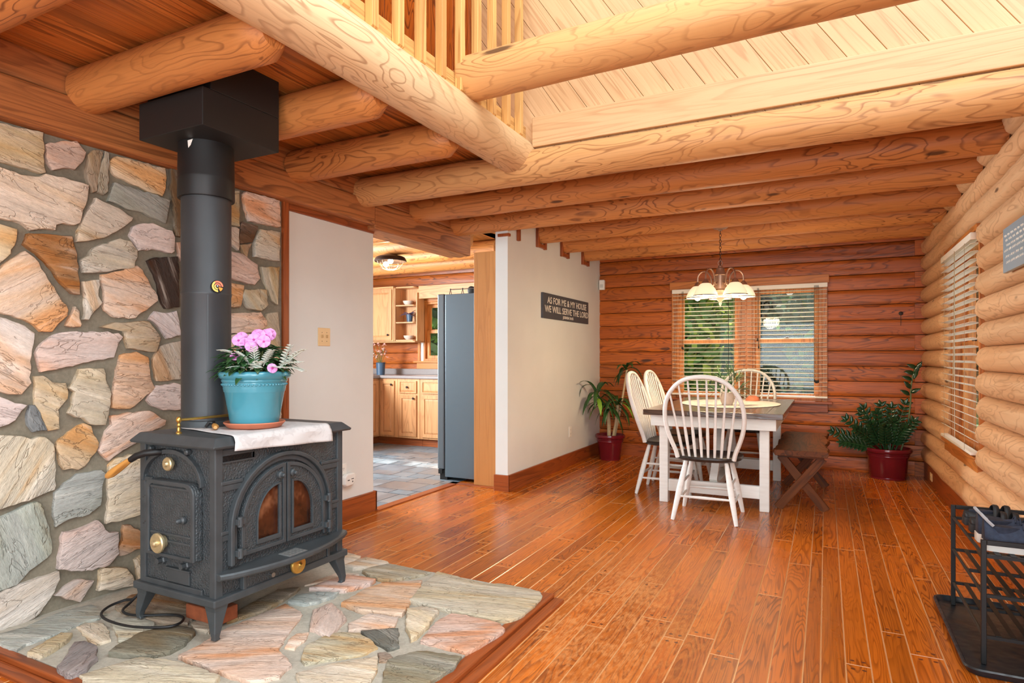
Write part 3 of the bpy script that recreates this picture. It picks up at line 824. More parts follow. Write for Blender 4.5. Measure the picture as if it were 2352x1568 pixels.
# ceilings
mb = MB(); mb.ax = 'y'; x = -3.0
while x < -1.7:
    w = .13; mb.box(x + .0015, min(x + w, -1.64) - .0015, -3.0, 3.6, 2.442, 2.47); x += w
mb.box(-3.2, -1.64, -3.0, 3.6, 2.4705, 2.49)
struct(mb.build('ceiling_loft', W_PLANK, bevel=.003, seg=1))
mb = MB(); mb.ax = 'y'; x = -3.2
while x < 1.0:
    mb.box(x + .0015, x + .1285, 3.6, 7.3, 2.442, 2.47); x += .13
mb.box(-3.2, 1.1, 3.6, 7.3, 2.4705, 2.52)
struct(mb.build('ceiling', W_PLANK, bevel=.003, seg=1))
# board and diagonal boarding above the bright log
mb = MB(); mb.ax = 'x'; mb.box(-1.62, 1.05, 3.475, 3.505, 2.452, 2.635)
struct(mb.build('trim_6', W_DIAG, bevel=.004))
mb = MB(); sl = 1.48; Lb = math.hypot(1, sl)
def diag_wall():
    ux, uz = -1 / Lb, sl / Lb            # along a board (up to the left)
    wx, wz = sl / Lb, 1 / Lb             # across
    w = .142; k = -40
    Y = 3.515
    zt, zb, xl, xr = 5.2, 2.44, -3.2, 1.2
    while k < 60:
        c0 = k * w + .001; c1 = (k + 1) * w - .001
        # clip the strip to the rectangle
        poly = [(ux * a + wx * c, uz * a + wz * c) for a, c in ((-12, c0), (12, c0), (12, c1), (-12, c1))]
        for ax_, lim, sg in ((0, xl, 1), (0, xr, -1), (1, zb, 1), (1, zt, -1)):
            out = []
            for i in range(len(poly)):
                p, q = poly[i], poly[(i + 1) % len(poly)]
                dp, dq = (p[ax_] - lim) * sg, (q[ax_] - lim) * sg
                if dp >= 0: out.append(p)
                if dp * dq < 0:
                    t = dp / (dp - dq); out.append((p[0] + (q[0] - p[0]) * t, p[1] + (q[1] - p[1]) * t))
            poly = out
            if not poly: break
        if len(poly) >= 3:
            b = mb.piece(); n = len(poly)
            for y in (Y, Y + .02):
                for x, z in poly: mb.av((x, y, z), (x * ux + z * uz, x * wx + z * wz, y))
            mb.af([b + i for i in range(n)]); mb.af([b + n + i for i in reversed(range(n))])
            for i in range(n): mb.af((b + i, b + n + i, b + n + (i + 1) % n, b + (i + 1) % n))
        k += 1
    mb.ax = 'x'; mb.box(xl, xr, Y + .021, Y + .12, zb + .03, zt)
diag_wall()
struct(mb.build('wall_loft_far', W_DIAG, bevel=.002, seg=1))
# loft walls and roof over the loft
mb = MB(); mb.ax = 'z'; y = -3.
while y < 3.5:
    mb.box(-3.2, -3.14, y + .001, min(y + .14, 3.51) - .001, 2.49, 4.6); y += .14
struct(mb.build('wall_loft_left', W_PLANK, bevel=.002, seg=1))
mb = MB(); mb.ax = 'y'
mb.prism([(-3.3, 4.3), (-1.9, 5.15), (-1.9, 5.25), (-3.3, 4.4)], lambda u, v, d: (u, d, v), -3.0, 3.65)
struct(mb.build('ceiling_roof', W_DIAG))
mb = MB(); mb.ax = 'z'; x = -3.15
while x < -2.06:
    mb.box(x + .001, min(x + .14, -2.05) - .001, 3.44, 3.512, 2.492, 4.4); x += .14
struct(mb.build('wall_loft_inner', W_FAR, bevel=.003))
# railing
rail = thing('loft_railing', (-1.66, 1.6, 2.45), 'pale wooden loft railing of square balusters with slanted ends', 'railing')
mb = MB(); mb.ax = 'y'; mb.box(-1.70, -1.682, .2, 3.56, 2.44, 2.60); mb.build('rim_board', W_RAIL, rail, bevel=.003)
for i in range(18):
    y = .645 + i * .1705 + (0 if i % 3 else .004)
    if y > 3.56: break
    mb = MB(); mb.ax = 'z'
    zb = 2.475
    mb.prism([(y - .02, zb), (y + .02, zb + .0), (y + .02, 3.6), (y - .02, 3.6)], lambda u, v, d: (-1.68 + d + 0, u, v + (-.0 + .028 * (1 if v < 3 and d < .01 else 0)) * 0), 0., .04)
    # slanted foot
    for j, v in enumerate(mb.v):
        if v[2] < 3 and v[0] > -1.65: mb.v[j] = (v[0], v[1], v[2] + .03)
    mb.build('baluster', W_RAIL, rail, bevel=.002)
mb = MB(); mb.ax = 'y'; mb.box(-1.72, -1.63, .2, 3.5, 3.6, 3.64); mb.build('top_rail', W_RAIL, rail, bevel=.004)
mb = MB(); mb.box(-3.25, 1.05, -3.36, -3.26, 2.1, 5.2); mb.box(-3.25, -2.6, -3.36, -3.26, -.05, 2.1); mb.box(.65, 1.05, -3.36, -3.26, -.05, 2.1); struct(mb.build('wall_rear', M_WALL))  # unseen wall, added to cut the high sky light from behind
# kitchen and outer shell
mb = MB()
for k in range(0, 16):
    if 7 <= k < 13:
        log_seg_x(mb, -6.2, -5.12, k, FARY); log_seg_x(mb, -3.6, W2X - .1, k, FARY)
    else: log_seg_x(mb, -6.2, W2X - .1, k, FARY)
for a, b_, c, d in ((-6.3, -5.12, -.05, 2.6), (-3.6, W2X - .1, -.05, 2.6), (-5.12, -3.6, -.05, zk(7)), (-5.12, -3.6, zk(13), 2.6)):
    mb.box(a, b_, FARY + .05, FARY + .16, c, d)
struct(mb.build('wall_kitchen_far', W_FAR, smooth=True, ang=50))
mb = MB(); mb.box(-6.3, -6.15, 1.8, 7.3, -.05, 2.6); mb.box(-6.3, -3.2, 1.8, 1.9, -.05, 2.6); mb.box(-3.24, -3.2, 1.9, 2.9, -.05, 2.6)
struct(mb.build('wall_kitchen_left', M_WALL))
mb = MB(); mb.ax = 'y'; x = -6.2
while x < -3.2:
    mb.box(x + .001, x + .129, 1.9, 7.3, 2.442, 2.47); x += .13
mb.box(-6.3, -3.2, 1.8, 7.3, 2.4705, 2.52)
struct(mb.build('ceiling_kitchen', W_PLANK, bevel=.002, seg=1))
for i, y in enumerate((4.1, 4.72, 5.34, 5.96, 6.58)):
    ceiling_log('ceiling_joist_beam', (-6.15, y, JZ), (-3.19, y, JZ), .095, W_JOIST, ['round kitchen ceiling log nearest the living room', 'kitchen ceiling log between the opening and the caged lamp', 'kitchen ceiling log the caged lamp is fixed to', 'kitchen ceiling log just behind the caged lamp', 'kitchen ceiling log nearest the kitchen window'][i], 'log joists over the kitchen')
# ================================================================= WINDOWS
def dh_window(name, fn, a0, a1, z0, z1, zm, parent):
    """a double-hung unit. fn(a, d, z): a along the wall, d outwards"""
    def bar(mb, x0, x1, d0, d1, y0, y1):
        mb.prism([(x0, y0), (x1, y0), (x1, y1), (x0, y1)], lambda u, v, d: fn(u, d, v), d0, d1)
    def frame(mb, x0, x1, y0, y1, w, d0, d1):
        mb.ringprism([(x0, y0), (x1, y0), (x1, y1), (x0, y1)], [(x0 + w, y0 + w), (x1 - w, y0 + w), (x1 - w, y1 - w), (x0 + w, y1 - w)], lambda u, v, d: fn(u, d, v), d0, d1)
    mb = MB(); mb.ax = 'z'; frame(mb, a0, a1, z0, z1, .03, .0, .13); mb.build('jamb', M_CASE, parent, bevel=.002)
    mb = MB(); mb.ax = 'z'; frame(mb, a0 + .03, a1 - .03, zm - .015, z1 - .03, .045, .075, .105); u = mb.build('upper_sash', W_SASH, parent, bevel=.002)
    mb = MB(); bar(mb, a0 + .07, a1 - .07, .088, .092, zm + .02, z1 - .07); mb.build('pane', M_GLASS, u)
    mb = MB(); mb.ax = 'z'; frame(mb, a0 + .03, a1 - .03, z0 + .03, zm + .02, .045, .04, .072); l = mb.build('lower_sash', W_SASH, parent, bevel=.002)
    mb = MB(); bar(mb, a0 + .07, a1 - .07, .052, .056, z0 + .07, zm - .02); mb.build('pane', M_GLASS, l)
    am = (a0 + a1) / 2
    mb = MB(); bar(mb, am - .03, am + .03, .02, .04, zm + .02, zm + .032); bar(mb, am - .008, am + .02, .012, .03, zm + .03, zm + .04); mb.build('sash_lock', M_BRONZED, l, bevel=.002)
def blind(name, fn, a0, a1, zt, zb, label, tilt0, tilt1, pitch=.0455, fold=0., cord_side=1, dz=0.):
    """venetian blind. fn(a, d, z): d>0 towards the room"""
    c = fn((a0 + a1) / 2, 0, zb); root = thing(name, c, label, 'blind')
    mb = MB(); mb.prism([(a0, zt - .045), (a1, zt - .045), (a1, zt), (a0, zt)], lambda u, v, d: fn(u, d, v), -.025, .025); mb.build('head_rail', M_SLAT, root, bevel=.002)
    n = int((zt - .06 - zb - .03) / pitch)
    for i in range(n):
        f = i / max(1, n - 1); z = zt - .07 - i * pitch; ti = tilt0 + (tilt1 - tilt0) * f
        mb = MB(); mb.piece(); b = 0
        h = .0245; cs, sn = math.cos(ti), math.sin(ti)
        pr = []
        for th in (-.0013, .0013):
            for j in range(5):
                q = -h + 2 * h * j / 4; cv = .003 * (1 - (q / h) ** 2)
                pr.append((q * cs - (cv + th) * sn, q * sn + (cv + th) * cs))
        pr = pr[:5] + pr[:4:-1]
        sag = .0
        mb.loft([[fn(a, d, z + zz) for d, zz in pr] for a in (a0 + .004, a1 - .004)])
        mb.build('slat', M_SLAT, root)
    mb = MB(); mb.prism([(a0, zb), (a1, zb), (a1, zb + .02), (a0, zb + .02)], lambda u, v, d: fn(u, d, v), -.025, .025); mb.build('bottom_rail', M_SLAT, root, bevel=.003)
    for q in (.16, .84):
        a = a0 + (a1 - a0) * q
        mb = MB()
        for d in (-.027, .027): mb.tube([fn(a, d, zt - .04), fn(a, d, zb + .01)], .0012, n=5)
        mb.build('ladder_cord', M_CORD, root)
    return root, M_WAND
def cordset(root, fn, a, zt, zbs, nm='pull_cord'):
    for k, zb in enumerate(zbs):
        aa = a + .012 * k
        mb = MB(); mb.tube([fn(aa, .034, zt), fn(aa, .036, zb)], .0022, n=5)
        mb.lathe([(.002, .035), (.005, .03), (.008, .008), (.005, 0)], fn(aa, .036, zb - .03), n=8)
        mb.build(nm, M_WAND, root)
fnF = lambda a, d, z: (a, FARY + d, z)
w1 = thing('window_1', (-.78, FARY, .62), None, None); struct(w1)
mb = MB(); mb.ax = 'x'; mb.box(-1.60, .03, FARY - .03, FARY + .02, 1.925, 2.015); mb.box(-1.58, .015, FARY - .02, FARY + .14, 1.905, 1.995)
mb.ax = 'z'; mb.box(-1.58, -1.53, FARY - .02, FARY + .14, .6, 1.93); mb.box(-.035, .015, FARY - .02, FARY + .14, .6, 1.93); mb.box(-.83, -.715, FARY - .012, FARY + .14, .68, 1.92)
mb.build('casing', M_CASE, w1, bevel=.003)
mb = MB(); mb.ax = 'x'; mb.box(-1.63, .06, FARY - .075, FARY + .14, .675, .70); mb.box(-1.60, .02, FARY - .035, FARY + .02, .585, .675); mb.build('sill', W_TRIM, w1, bevel=.004)
dh_window('l', fnF, -1.53, -.83, .70, 1.92, 1.335, w1); dh_window('r', fnF, -.715, -.035, .70, 1.92, 1.335, w1)
fnB = lambda a, d, z: (a, FARY - .045 - d, z)
b1, _ = blind('window_blind', fnB, -1.565, -.775, 1.925, .735, 'open slatted blind over left half of the double window, behind the chandelier', .04, .12)
cordset(b1, fnB, -1.45, 1.9, (1.28, 1.27)); cordset(b1, fnB, -.95, 1.9, (1.03,))
b2, _ = blind('window_blind', fnB, -.765, .015, 1.925, .735, 'open slatted blind over right half of the double window, with dark pull cords', .04, .12)
cordset(b2, fnB, -.655, 1.9, (1.36, 1.28)); cordset(b2, fnB, -.105, 1.9, (.93, .92, .92, .925))
fnR = lambda a, d, z: (RX + .02 + d, a, z)
w2 = thing('window_2', (RX + .05, 5.38, .45), None, None); struct(w2)
mb = MB(); mb.ax = 'y'; mb.box(RX - .045, RX + .15, RWY0, RWY1, 1.955, 1.995); mb.box(RX - .06, RX + .15, RWY0 - .02, RWY1 + .02, .50, .525); mb.box(RX - .04, RX, RWY0, RWY1, .42, .50)
mb.ax = 'z'; mb.box(RX - .03, RX + .15, RWY0, RWY0 + .02, .5, 1.96); mb.box(RX - .0, RX + .15, RWY1 - .02, RWY1, .5, 1.96); mb.build('casing', M_CASE, w2, bevel=.003)
mb = MB(); mb.box(RX + .02, RX + .15, RWY1 - .07, RWY1 - .02, .525, 1.955); mb.box(RX + .02, RX + .15, RWY0 + .02, RWY0 + .07, .525, 1.955); mb.build('liner', M_CASEW, w2)
dh_window('r', fnR, RWY0 + .06, RWY1 - .06, .53, 1.955, 1.25, w2)
fnRB = lambda a, d, z: (RX - .045 - d, a, z)
b3, _ = blind('window_blind', fnRB, RWY0 + .03, RWY1 - .03, 1.945, .535, 'tilted slatted blind in the rounded log wall on the right', -.10, .55, pitch=.05)
mb = MB(); mb.tube([fnRB(5.3, .034, 1.9), fnRB(5.3, .036, 1.3), fnRB(5.32, .036, 1.05)], .0025, n=5); mb.lathe([(.003, .03), (.007, .01), (.004, 0)], fnRB(5.32, .036, 1.02), n=8); mb.build('pull_cord', M_CORD, b3)
# kitchen window
w3 = thing('window_3', (-4.66, FARY, 1.1), None, None); struct(w3)
mb = MB(); mb.ax = 'z'; mb.box(-5.12, -5.08, FARY - .02, FARY + .14, 1.10, 1.96); mb.box(-3.64, -3.6, FARY - .02, FARY + .14, 1.10, 1.96); mb.ax = 'x'; mb.box(-5.12, -3.6, FARY - .02, FARY + .14, 1.93, 1.98)
mb.box(-5.16, -3.56, FARY - .07, FARY + .14, 1.085, 1.11); mb.build('casing', M_CASE, w3, bevel=.003)
mb = MB(); mb.box(-5.08, -5.035, FARY - .0, FARY + .14, 1.11, 1.93); mb.build('liner', M_CASEW, w3)
dh_window('k', fnF, -5.035, -4.35, 1.11, 1.93, 1.52, w3)
dh_window('k', fnF, -4.33, -3.64, 1.11, 1.93, 1.52, w3)
mb = MB(); mb.ax = 'x'; mb.box(-5.12, -3.6, FARY - .04, FARY + .05, 1.0, 1.085); struct(mb.build('trim_7', W_SASH, bevel=.003))

# ================================================================= WOOD STOVE
HZ = .055
SX, SY = -2.12, 1.635
Fp = lambda y, z, d: (SX + d, y, z)
Sp = lambda x, z, d: (x, SY - d, z)
stove = thing('wood_stove', (-2.34, 1.98, HZ), 'black cast iron wood stove with arched glass doors on the stone hearth', 'wood stove')
mb = MB(); mb.box(-2.57, SX, SY, 2.325, .205, .80); mb.build('body', M_IRONH, stove, bevel=.004)
mb = MB()
for x, y in ((SX - .008, SY + .008), (SX - .008, 2.317), (-2.562, SY + .008)): mb.box(x - .018, x + .018, y - .018, y + .018, .2, .80)
mb.box(-2.575, SX + .006, SY - .006, 2.33, .786, .80)
for z in (.205, ): mb.box(-2.585, SX + .012, SY - .012, 2.338, z - .015, z + .012)
mb.build('corner_post', M_IRON, stove, bevel=.004)
mb = MB()
def rect(x0, x1, y0, y1): return [(x0, y0), (x1, y0), (x1, y1), (x0, y1)]
def ringbox(mb, a, b_, za, zb):
    mb.loft([[(x, y, za) for x, y in a], [(x, y, zb) for x, y in b_]])
mb.loft([[(x, y, .797) for x, y in rect(-2.60, SX + .035, SY - .035, 2.362)], [(x, y, .806) for x, y in rect(-2.605, SX + .04, SY - .04, 2.366)],
         [(x, y, .835) for x, y in rect(-2.585, SX + .012, SY - .012, 2.335)], [(x, y, .838) for x, y in rect(-2.58, SX + .008, SY - .008, 2.33)]])
top = mb.build('top_plate', M_IRON, stove, bevel=.002)
mb = MB(); mb.box(-2.60, SX + .028, SY - .028, 2.352, .184, .216); mb.build('base_plate', M_IRON, stove, bevel=.006)
def leg(x, y, dx, dy):
    mb = MB(); pr = []
    for z, w, o in ((.19, .066, 0), (.165, .056, .004), (.12, .040, .001), (.085, .029, -.002), (.012 + HZ, .023, 0), (HZ, .028, .002)):
        x0 = x + dx * (.0 - o); y0 = y + dy * (.0 - o)
        pr.append([(x0, y0, z), (x0 - dx * w, y0, z), (x0 - dx * w, y0 - dy * w, z), (x0, y0 - dy * w, z)])
    mb.loft(pr); mb.build('leg', M_IRON, stove, bevel=.004)
for x, y, dx, dy in ((SX + .02, SY - .02, 1, -1), (SX + .02, 2.345, 1, 1), (-2.592, SY - .02, -1, -1), (-2.592, 2.345, -1, 1)): leg(x, y, dx, dy)
# front arch
yc, zs = 1.965, .466
def archline(r, z0, n=22): return [(yc + r, z0)] + [(yc + r * math.cos(PI * i / n), zs + r * math.sin(PI * i / n)) for i in range(n + 1)] + [(yc - r, z0)]
mb = MB(); mb.ringprism(archline(.280, .325), archline(.262, .325), Fp, 0, .028, closed=False); mb.ringprism(archline(.262, .325), archline(.240, .325), Fp, 0, .014, closed=False)
mb.build('arch_moulding', M_IRON, stove, bevel=.004)
for ya, yb, zz in ((SY + .015, 1.755, .648), (SY + .015, 1.695, .452), (2.19, 2.312, .648), (2.235, 2.312, .452)):
    mb = MB(); mb.box(SX - .002, SX + .012, ya, yb, zz, zz + .016); mb.box(SX - .002, SX + .008, ya, yb, zz - .026, zz - .0)
    mb.build('raised_band', M_IRON, stove, bevel=.004)
def half(sg, r, z0, inset_y, n=12):
    o = [(yc + sg * inset_y, z0), (yc + sg * r, z0)] + [(yc + sg * r * math.cos(PI / 2 * i / n), zs + r * math.sin(PI / 2 * i / n)) for i in range(n + 1)]
    o[-1] = (yc + sg * inset_y, zs + math.sqrt(max(0, r * r - inset_y ** 2))); return o
for sg, nm in ((-1, 'left'), (1, 'right')):
    po = half(sg, .232, .352, .004)
    y_in, y_out = .035, .155
    pi_ = [(yc + sg * y_in, .39), (yc + sg * y_out, .39)] + [(yc + sg * (y_in + (y_out - y_in) * math.cos(PI / 2 * i / 12)), .47 + .145 * math.sin(PI / 2 * i / 12)) for i in range(13)]
    mb = MB(); mb.ringprism(po, pi_, Fp, .002, .022); d = mb.build('glass_door', M_IRONH, stove, bevel=.003)
    rim = half(sg, .232, .352, .004); rin = half(sg, .216, .368, .020)
    mb = MB(); mb.ringprism(rim, rin, Fp, .02, .03)
    po2 = pi_; c0 = (sum(p[0] for p in pi_) / len(pi_), sum(p[1] for p in pi_) / len(pi_))
    pin = [(p[0] + (c0[0] - p[0]) * .07, p[1] + (c0[1] - p[1]) * .07) for p in pi_]
    pout = [(p[0] - (c0[0] - p[0]) * .06, p[1] - (c0[1] - p[1]) * .06) for p in pi_]
    mb.ringprism(pout, pin, Fp, .02, .031); mb.build('door_rim', M_IRON, d, bevel=.002)
    mb = MB(); mb.prism(pi_, Fp, .008, .012); mb.build('pane', M_SOOT, d)
    mb = MB(); mb.lathe([(.016, 0), (.016, .012), (.01, .016), (.008, .03), (.006, .032)], Fp(yc + sg * .034, .648, .022), n=14, axis=(1, 0, 0)); mb.build('latch_knob', M_IRON, d, smooth=True)
    for z in (.372, .497):
        mb = MB(); mb.box(SX + .02, SX + .045, yc + sg * .222, yc + sg * .262, z - .012, z + .012); mb.lathe([(.011, -.02), (.011, .02)], Fp(yc + sg * .248, z, .038), n=12); mb.build('hinge', M_IRON, d, bevel=.002)
# ash lip
mb = MB(); n = 16; secs = []
for i in range(n + 1):
    t = i / n; y = SY - .005 + (2.345 - SY) * t; dep = .035 + .085 * math.sin(PI * t) ** .8
    secs.append([(SX, y, .283), (SX + dep - .008, y, .283), (SX + dep, y, .291), (SX + dep, y, .303), (SX + dep - .006, y, .310), (SX, y, .312)])
mb.loft(secs); lip = mb.build('ash_lip', M_IRON, stove, bevel=.002)
mb = MB(); mb.box(SX + .03, SX + .10, 1.915, 2.015, .3105, .3125)
for i in range(5):
    for j in range(3):
        y0 = 1.918 + i * .0195; x0 = SX + .033 + j * .022; mb.box(x0, x0 + .016, y0, y0 + .014, .312, .3145)
mb.build('cast_badge', plain('polished_iron', (150, 152, 152), .4, .6), lip)
# ash drawer
mb = MB(); mb.box(SX - .002, SX + .02, 1.765, 2.215, .194, .283); dr = mb.build('ash_drawer', M_IRONH, stove, bevel=.004)
mb = MB(); mb.box(SX, SX + .024, 1.745, 1.762, .19, .284); mb.box(SX, SX + .024, 2.218, 2.235, .19, .284); mb.build('drawer_frame', M_IRON, stove, bevel=.003)
mb = MB(); mb.lathe([(.004, 0), (.004, .018), (.010, .022)], Fp(1.88, .236, .02), n=10, axis=(1, 0, 0)); mb.build('bolt', M_STEEL, dr, smooth=True)
mb = MB(); mb.lathe([(.024, 0), (.026, .012), (.040, .014), (.040, .02), (.037, .026), (.02, .027), (.012, .03), (.006, .036), (.005, .042)], Fp(2.02, .238, .02), n=28, axis=(1, 0, 0)); mb.build('damper_knob', M_BRASS, dr, smooth=True)
# vent grille
mb = MB(); mb.box(SX, SX + .008, 1.648, 1.80, .764, .788); vg = mb.build('vent_frame', M_IRON, stove, bevel=.002)
mb = MB(); mb.box(SX + .001, SX + .004, 1.652, 1.80, .740, .764)
for i in range(9):
    for s_ in (1, -1): mb.beam((SX + .006, 1.652 + i * .0165, .752 - .011 * s_), (SX + .006, 1.668 + i * .0165, .752 + .011 * s_), .0015, .0015, up=(1, 0, 0))
mb.build('vent_mesh', M_BLACK, vg)
mb = MB(); mb.ringprism(rect(1.645, 1.81, .734, .770), rect(1.652, 1.81, .740, .764), Fp, 0, .009); mb.build('vent_rim', M_IRON, vg)
# loading door on the end
mb = MB()
mb.ringprism([(-2.555, .64)] + [(-2.372 + .188 * math.cos(PI - PI * i / 16), .645 + .135 * math.sin(PI * i / 16)) for i in range(17)] + [(-2.185, .64)],
             [(-2.545, .64)] + [(-2.372 + .176 * math.cos(PI - PI * i / 16), .640 + .122 * math.sin(PI * i / 16)) for i in range(17)] + [(-2.196, .64)], Sp, 0, .018, closed=False)
mb.build('arch_moulding', M_IRON, stove, bevel=.003)
for z in (.636, .45):
    mb = MB(); mb.box(-2.556, -2.50, SY - .012, SY + .002, z, z + .02); mb.box(-2.556, -2.50, SY - .008, SY + .002, z - .028, z); mb.build('raised_band', M_IRON, stove, bevel=.004)
mb = MB(); mb.box(-2.55, -2.19, SY - .01, SY, .212, .236); mb.build('raised_band', M_IRON, stove, bevel=.004)
dpo = [(-2.495, .35), (-2.195, .35)] + arc(-2.245, .606, .05, .05, 0, 90, 6) + arc(-2.465, .626, .03, .03, 90, 180, 4)
mb = MB(); mb.prism(dpo, Sp, .0, .032); sd = mb.build('loading_door', M_IRONH, stove, bevel=.005)
dc = (-2.345, .49); din = [(p[0] + (dc[0] - p[0]) * .14, p[1] + (dc[1] - p[1]) * .1) for p in dpo]
mb = MB(); mb.ringprism(dpo, din, Sp, .03, .042)
for z in (.622, .436, .408): mb.box(-2.47, -2.222, SY - .038, SY - .03, z, z + .012)
mb.build('door_rim', M_IRON, sd, bevel=.004)
mb = MB(); mb.lathe([(.026, 0), (.028, .02), (.040, .022), (.040, .030), (.036, .034), (.014, .034), (.012, .046), (.006, .05)], Sp(-2.385, .41, .035), n=28, axis=(0, -1, 0)); mb.build('spin_draft', M_BRASSW, sd, smooth=True)
mb = MB(); mb.lathe([(.016, 0), (.016, .01), (.01, .016), (.01, .03), (.006, .036)], Sp(-2.262, .51, .034), n=14, axis=(0, -1, 0)); mb.build('latch_knob', M_IRON, sd, smooth=True)
for z in (.457, .566):
    mb = MB(); mb.box(-2.535, -2.49, SY - .03, SY, z - .008, z + .008); mb.lathe([(.01, -.016), (.01, .016)], Sp(-2.515, z, .022), n=10); mb.build('hinge', M_IRON, sd, bevel=.002)
mb = MB(); mb.lathe([(.012, 0), (.014, .012), (.028, .016), (.028, .026), (.024, .03), (.012, .03), (.008, .038)], Sp(-2.372, .722, .004), n=24, axis=(0, -1, 0)); mb.build('thermostat_knob', M_BRASSW, stove, smooth=True)
for x in (-2.432, -2.284):
    mb = MB(); mb.lathe([(.020, 0), (.018, .012), (.013, .016), (.013, .034)], Sp(x, .322, 0), n=6, axis=(0, -1, 0)); mb.build('bolt', M_IRON, stove)
for x in (-2.50, -2.27):
    mb = MB(); mb.lathe([(.008, 0), (.012, .006), (.012, .02), (.007, .024)], Sp(x, .775, 0), n=8, axis=(0, -1, 0)); mb.build('bolt', M_IRON, stove)
mb = MB(); mb.prism(rect(-2.405, -2.268, .240, .292), Sp, 0, .008); mb.prism(rect(-2.41, -2.262, .292, .300), Sp, 0, .014); mb.build('name_plate', M_IRON, stove, bevel=.002)
mb = MB(); mb.tube([Sp(-2.43, .765, 0), Sp(-2.44, .766, .04), Sp(-2.465, .765, .06), Sp(-2.50, .752, .075), Sp(-2.525, .735, .085)], [.013, .013, .014, .014, .012], n=12); hd = mb.build('lift_handle', M_BLACK, stove, smooth=True)
mb = MB(); mb.tube([Sp(-2.523, .737, .085), Sp(-2.54, .725, .09), Sp(-2.57, .703, .10), Sp(-2.605, .678, .112), Sp(-2.622, .667, .118), Sp(-2.63, .662, .12)], [.011, .013, .016, .017, .012, .004], n=14); mb.build('wooden_grip', W_DOWEL, hd, smooth=True)

# pipe, box, thermometer
PX, PY = -2.52, 1.895
pipe = thing('stove_pipe', (PX, PY, .838), 'tall round black stovepipe rising from the wood stove to the ceiling box', 'stovepipe')
mb = MB(); mb.lathe([(.112, .838), (.112, .87), (.106, .873)], (PX, PY, 0), n=40); mb.build('flue_collar', M_IRON, pipe, smooth=True)
mb = MB(); mb.lathe([(.1035, .86), (.1055, .872), (.1035, .878), (.1035, 1.43), (.1055, 1.434), (.1055, 1.442), (.1042, 1.446), (.1042, 1.9)], (PX, PY, 0), n=48)
ad = math.atan2(-PY, -PX) + .05; mb.beam((PX + .1045 * math.cos(ad), PY + .1045 * math.sin(ad), .88), (PX + .1045 * math.cos(ad), PY + .1045 * math.sin(ad), 1.43), .005, .0035, up=(math.cos(ad), math.sin(ad), 0))
mb.build('lower_pipe', M_PIPE, pipe, smooth=True)
mb = MB(); mb.lathe([(.117, 1.868), (.119, 1.872), (.118, 1.95), (.119, 1.955), (.118, 1.96), (.116, 2.115)], (PX, PY, 0), n=48); mb.build('ceiling_sleeve', M_BLACK, pipe, smooth=True)
mb = MB(); a2 = ad - .62; u0 = Vector((-math.sin(a2), math.cos(a2), 0)); n0 = Vector((math.cos(a2), math.sin(a2), 0)); c0 = Vector((PX, PY, 2.085)) + n0 * .1175
mb.prism([(-.012, .016), (.012, .022), (.002, -.004), (-.009, -.016)], lambda u, v, d: c0 + u0 * u + Vector((0, 0, v)) + n0 * d, 0, .0012); mb.build('torn_label', M_WHITEPL, pipe)
mb = MB(); mb.box(-2.705, -2.285, 1.70, 2.10, 2.11, 2.270); mb.box(-2.705, -2.285, 1.738, 2.10, 2.270, 2.441)
tag(mb.build('chimney_box', M_BLKBOX, bevel=.003), 'square black ceiling support box around the top of the stovepipe', 'chimney box')
nt_ = Vector((.97, -.24, 0)).normalized(); tcn = Vector((PX, PY, 1.468)) + nt_ * .1045; tu = nt_.cross(Vector((0, 0, 1)))
th = thing('thermometer', tcn, 'round magnetic thermometer with orange dial stuck to the stovepipe', 'thermometer')
mb = MB(); mb.lathe([(.027, 0), (.028, .004), (.027, .008)], tcn, n=28, axis=nt_); mb.build('case', M_BLACK, th, smooth=True)
TF = lambda u, v, d: tcn - tu * u + Vector((0, 0, v)) + nt_ * (d)
def aring(r0, r1, a0, a1, n=16): return [(r1 * math.cos(math.radians(a0 + (a1 - a0) * i / n)), r1 * math.sin(math.radians(a0 + (a1 - a0) * i / n))) for i in range(n + 1)] + [(r0 * math.cos(math.radians(a1 - (a1 - a0) * i / n)), r0 * math.sin(math.radians(a1 - (a1 - a0) * i / n))) for i in range(n + 1)]
mb = MB(); mb.prism(aring(.017, .025, 0, 120), TF, .0085, .0092, 0); mb.prism(aring(.008, .014, 0, 150), TF, .0085, .0092, 0)
mb.prism(aring(.017, .025, 122, 275), TF, .0085, .0092, 1); mb.prism(aring(.008, .014, 152, 275), TF, .0085, .0092, 1)
mb.prism(aring(.007, .024, 300, 345, 6), TF, .0085, .0092, 2)
mb.build('dial', [plain('dial_red', (236, 130, 100), .5), plain('dial_yellow', (240, 206, 110), .5), plain('dial_orange', (222, 152, 60), .5)], th)
mb = MB(); mb.lathe([(.005, .008), (.005, .012), (.002, .013)], tcn, n=12, axis=nt_); mb.build('pin', M_STEEL, th)

# brass towel rail on the stove top
rl = thing('brass_rail', (-2.385, 1.66, .838), 'thin brass rail on a little turned post across the stove top', 'rail')
mb = MB(); mb.lathe([(.012, 0), (.012, .004), (.006, .01), (.007, .02), (.005, .026), (.008, .034), (.005, .042), (.010, .052), (.011, .058), (.008, .066), (.003, .07)], (-2.385, 1.665, .838), n=16); mb.build('post', M_BRASS, rl, smooth=True)
mb = MB(); mb.tube([(-2.385, 1.66, .894), (-2.385, 1.9, .894), (-2.385, 2.04, .894)], .0058, n=10); mb.build('rod', M_BRASS, rl, smooth=True)
mb = MB(); mb.lathe([(.012, 0), (.006, .01), (.007, .03), (.010, .052), (.008, .066)], (-2.385, 2.035, .838), n=12); mb.build('post', M_BRASS, rl, smooth=True)

# cloth over the stove
CZt = .842
mb = MB(); mb.piece()
nu, nv = 40, 44
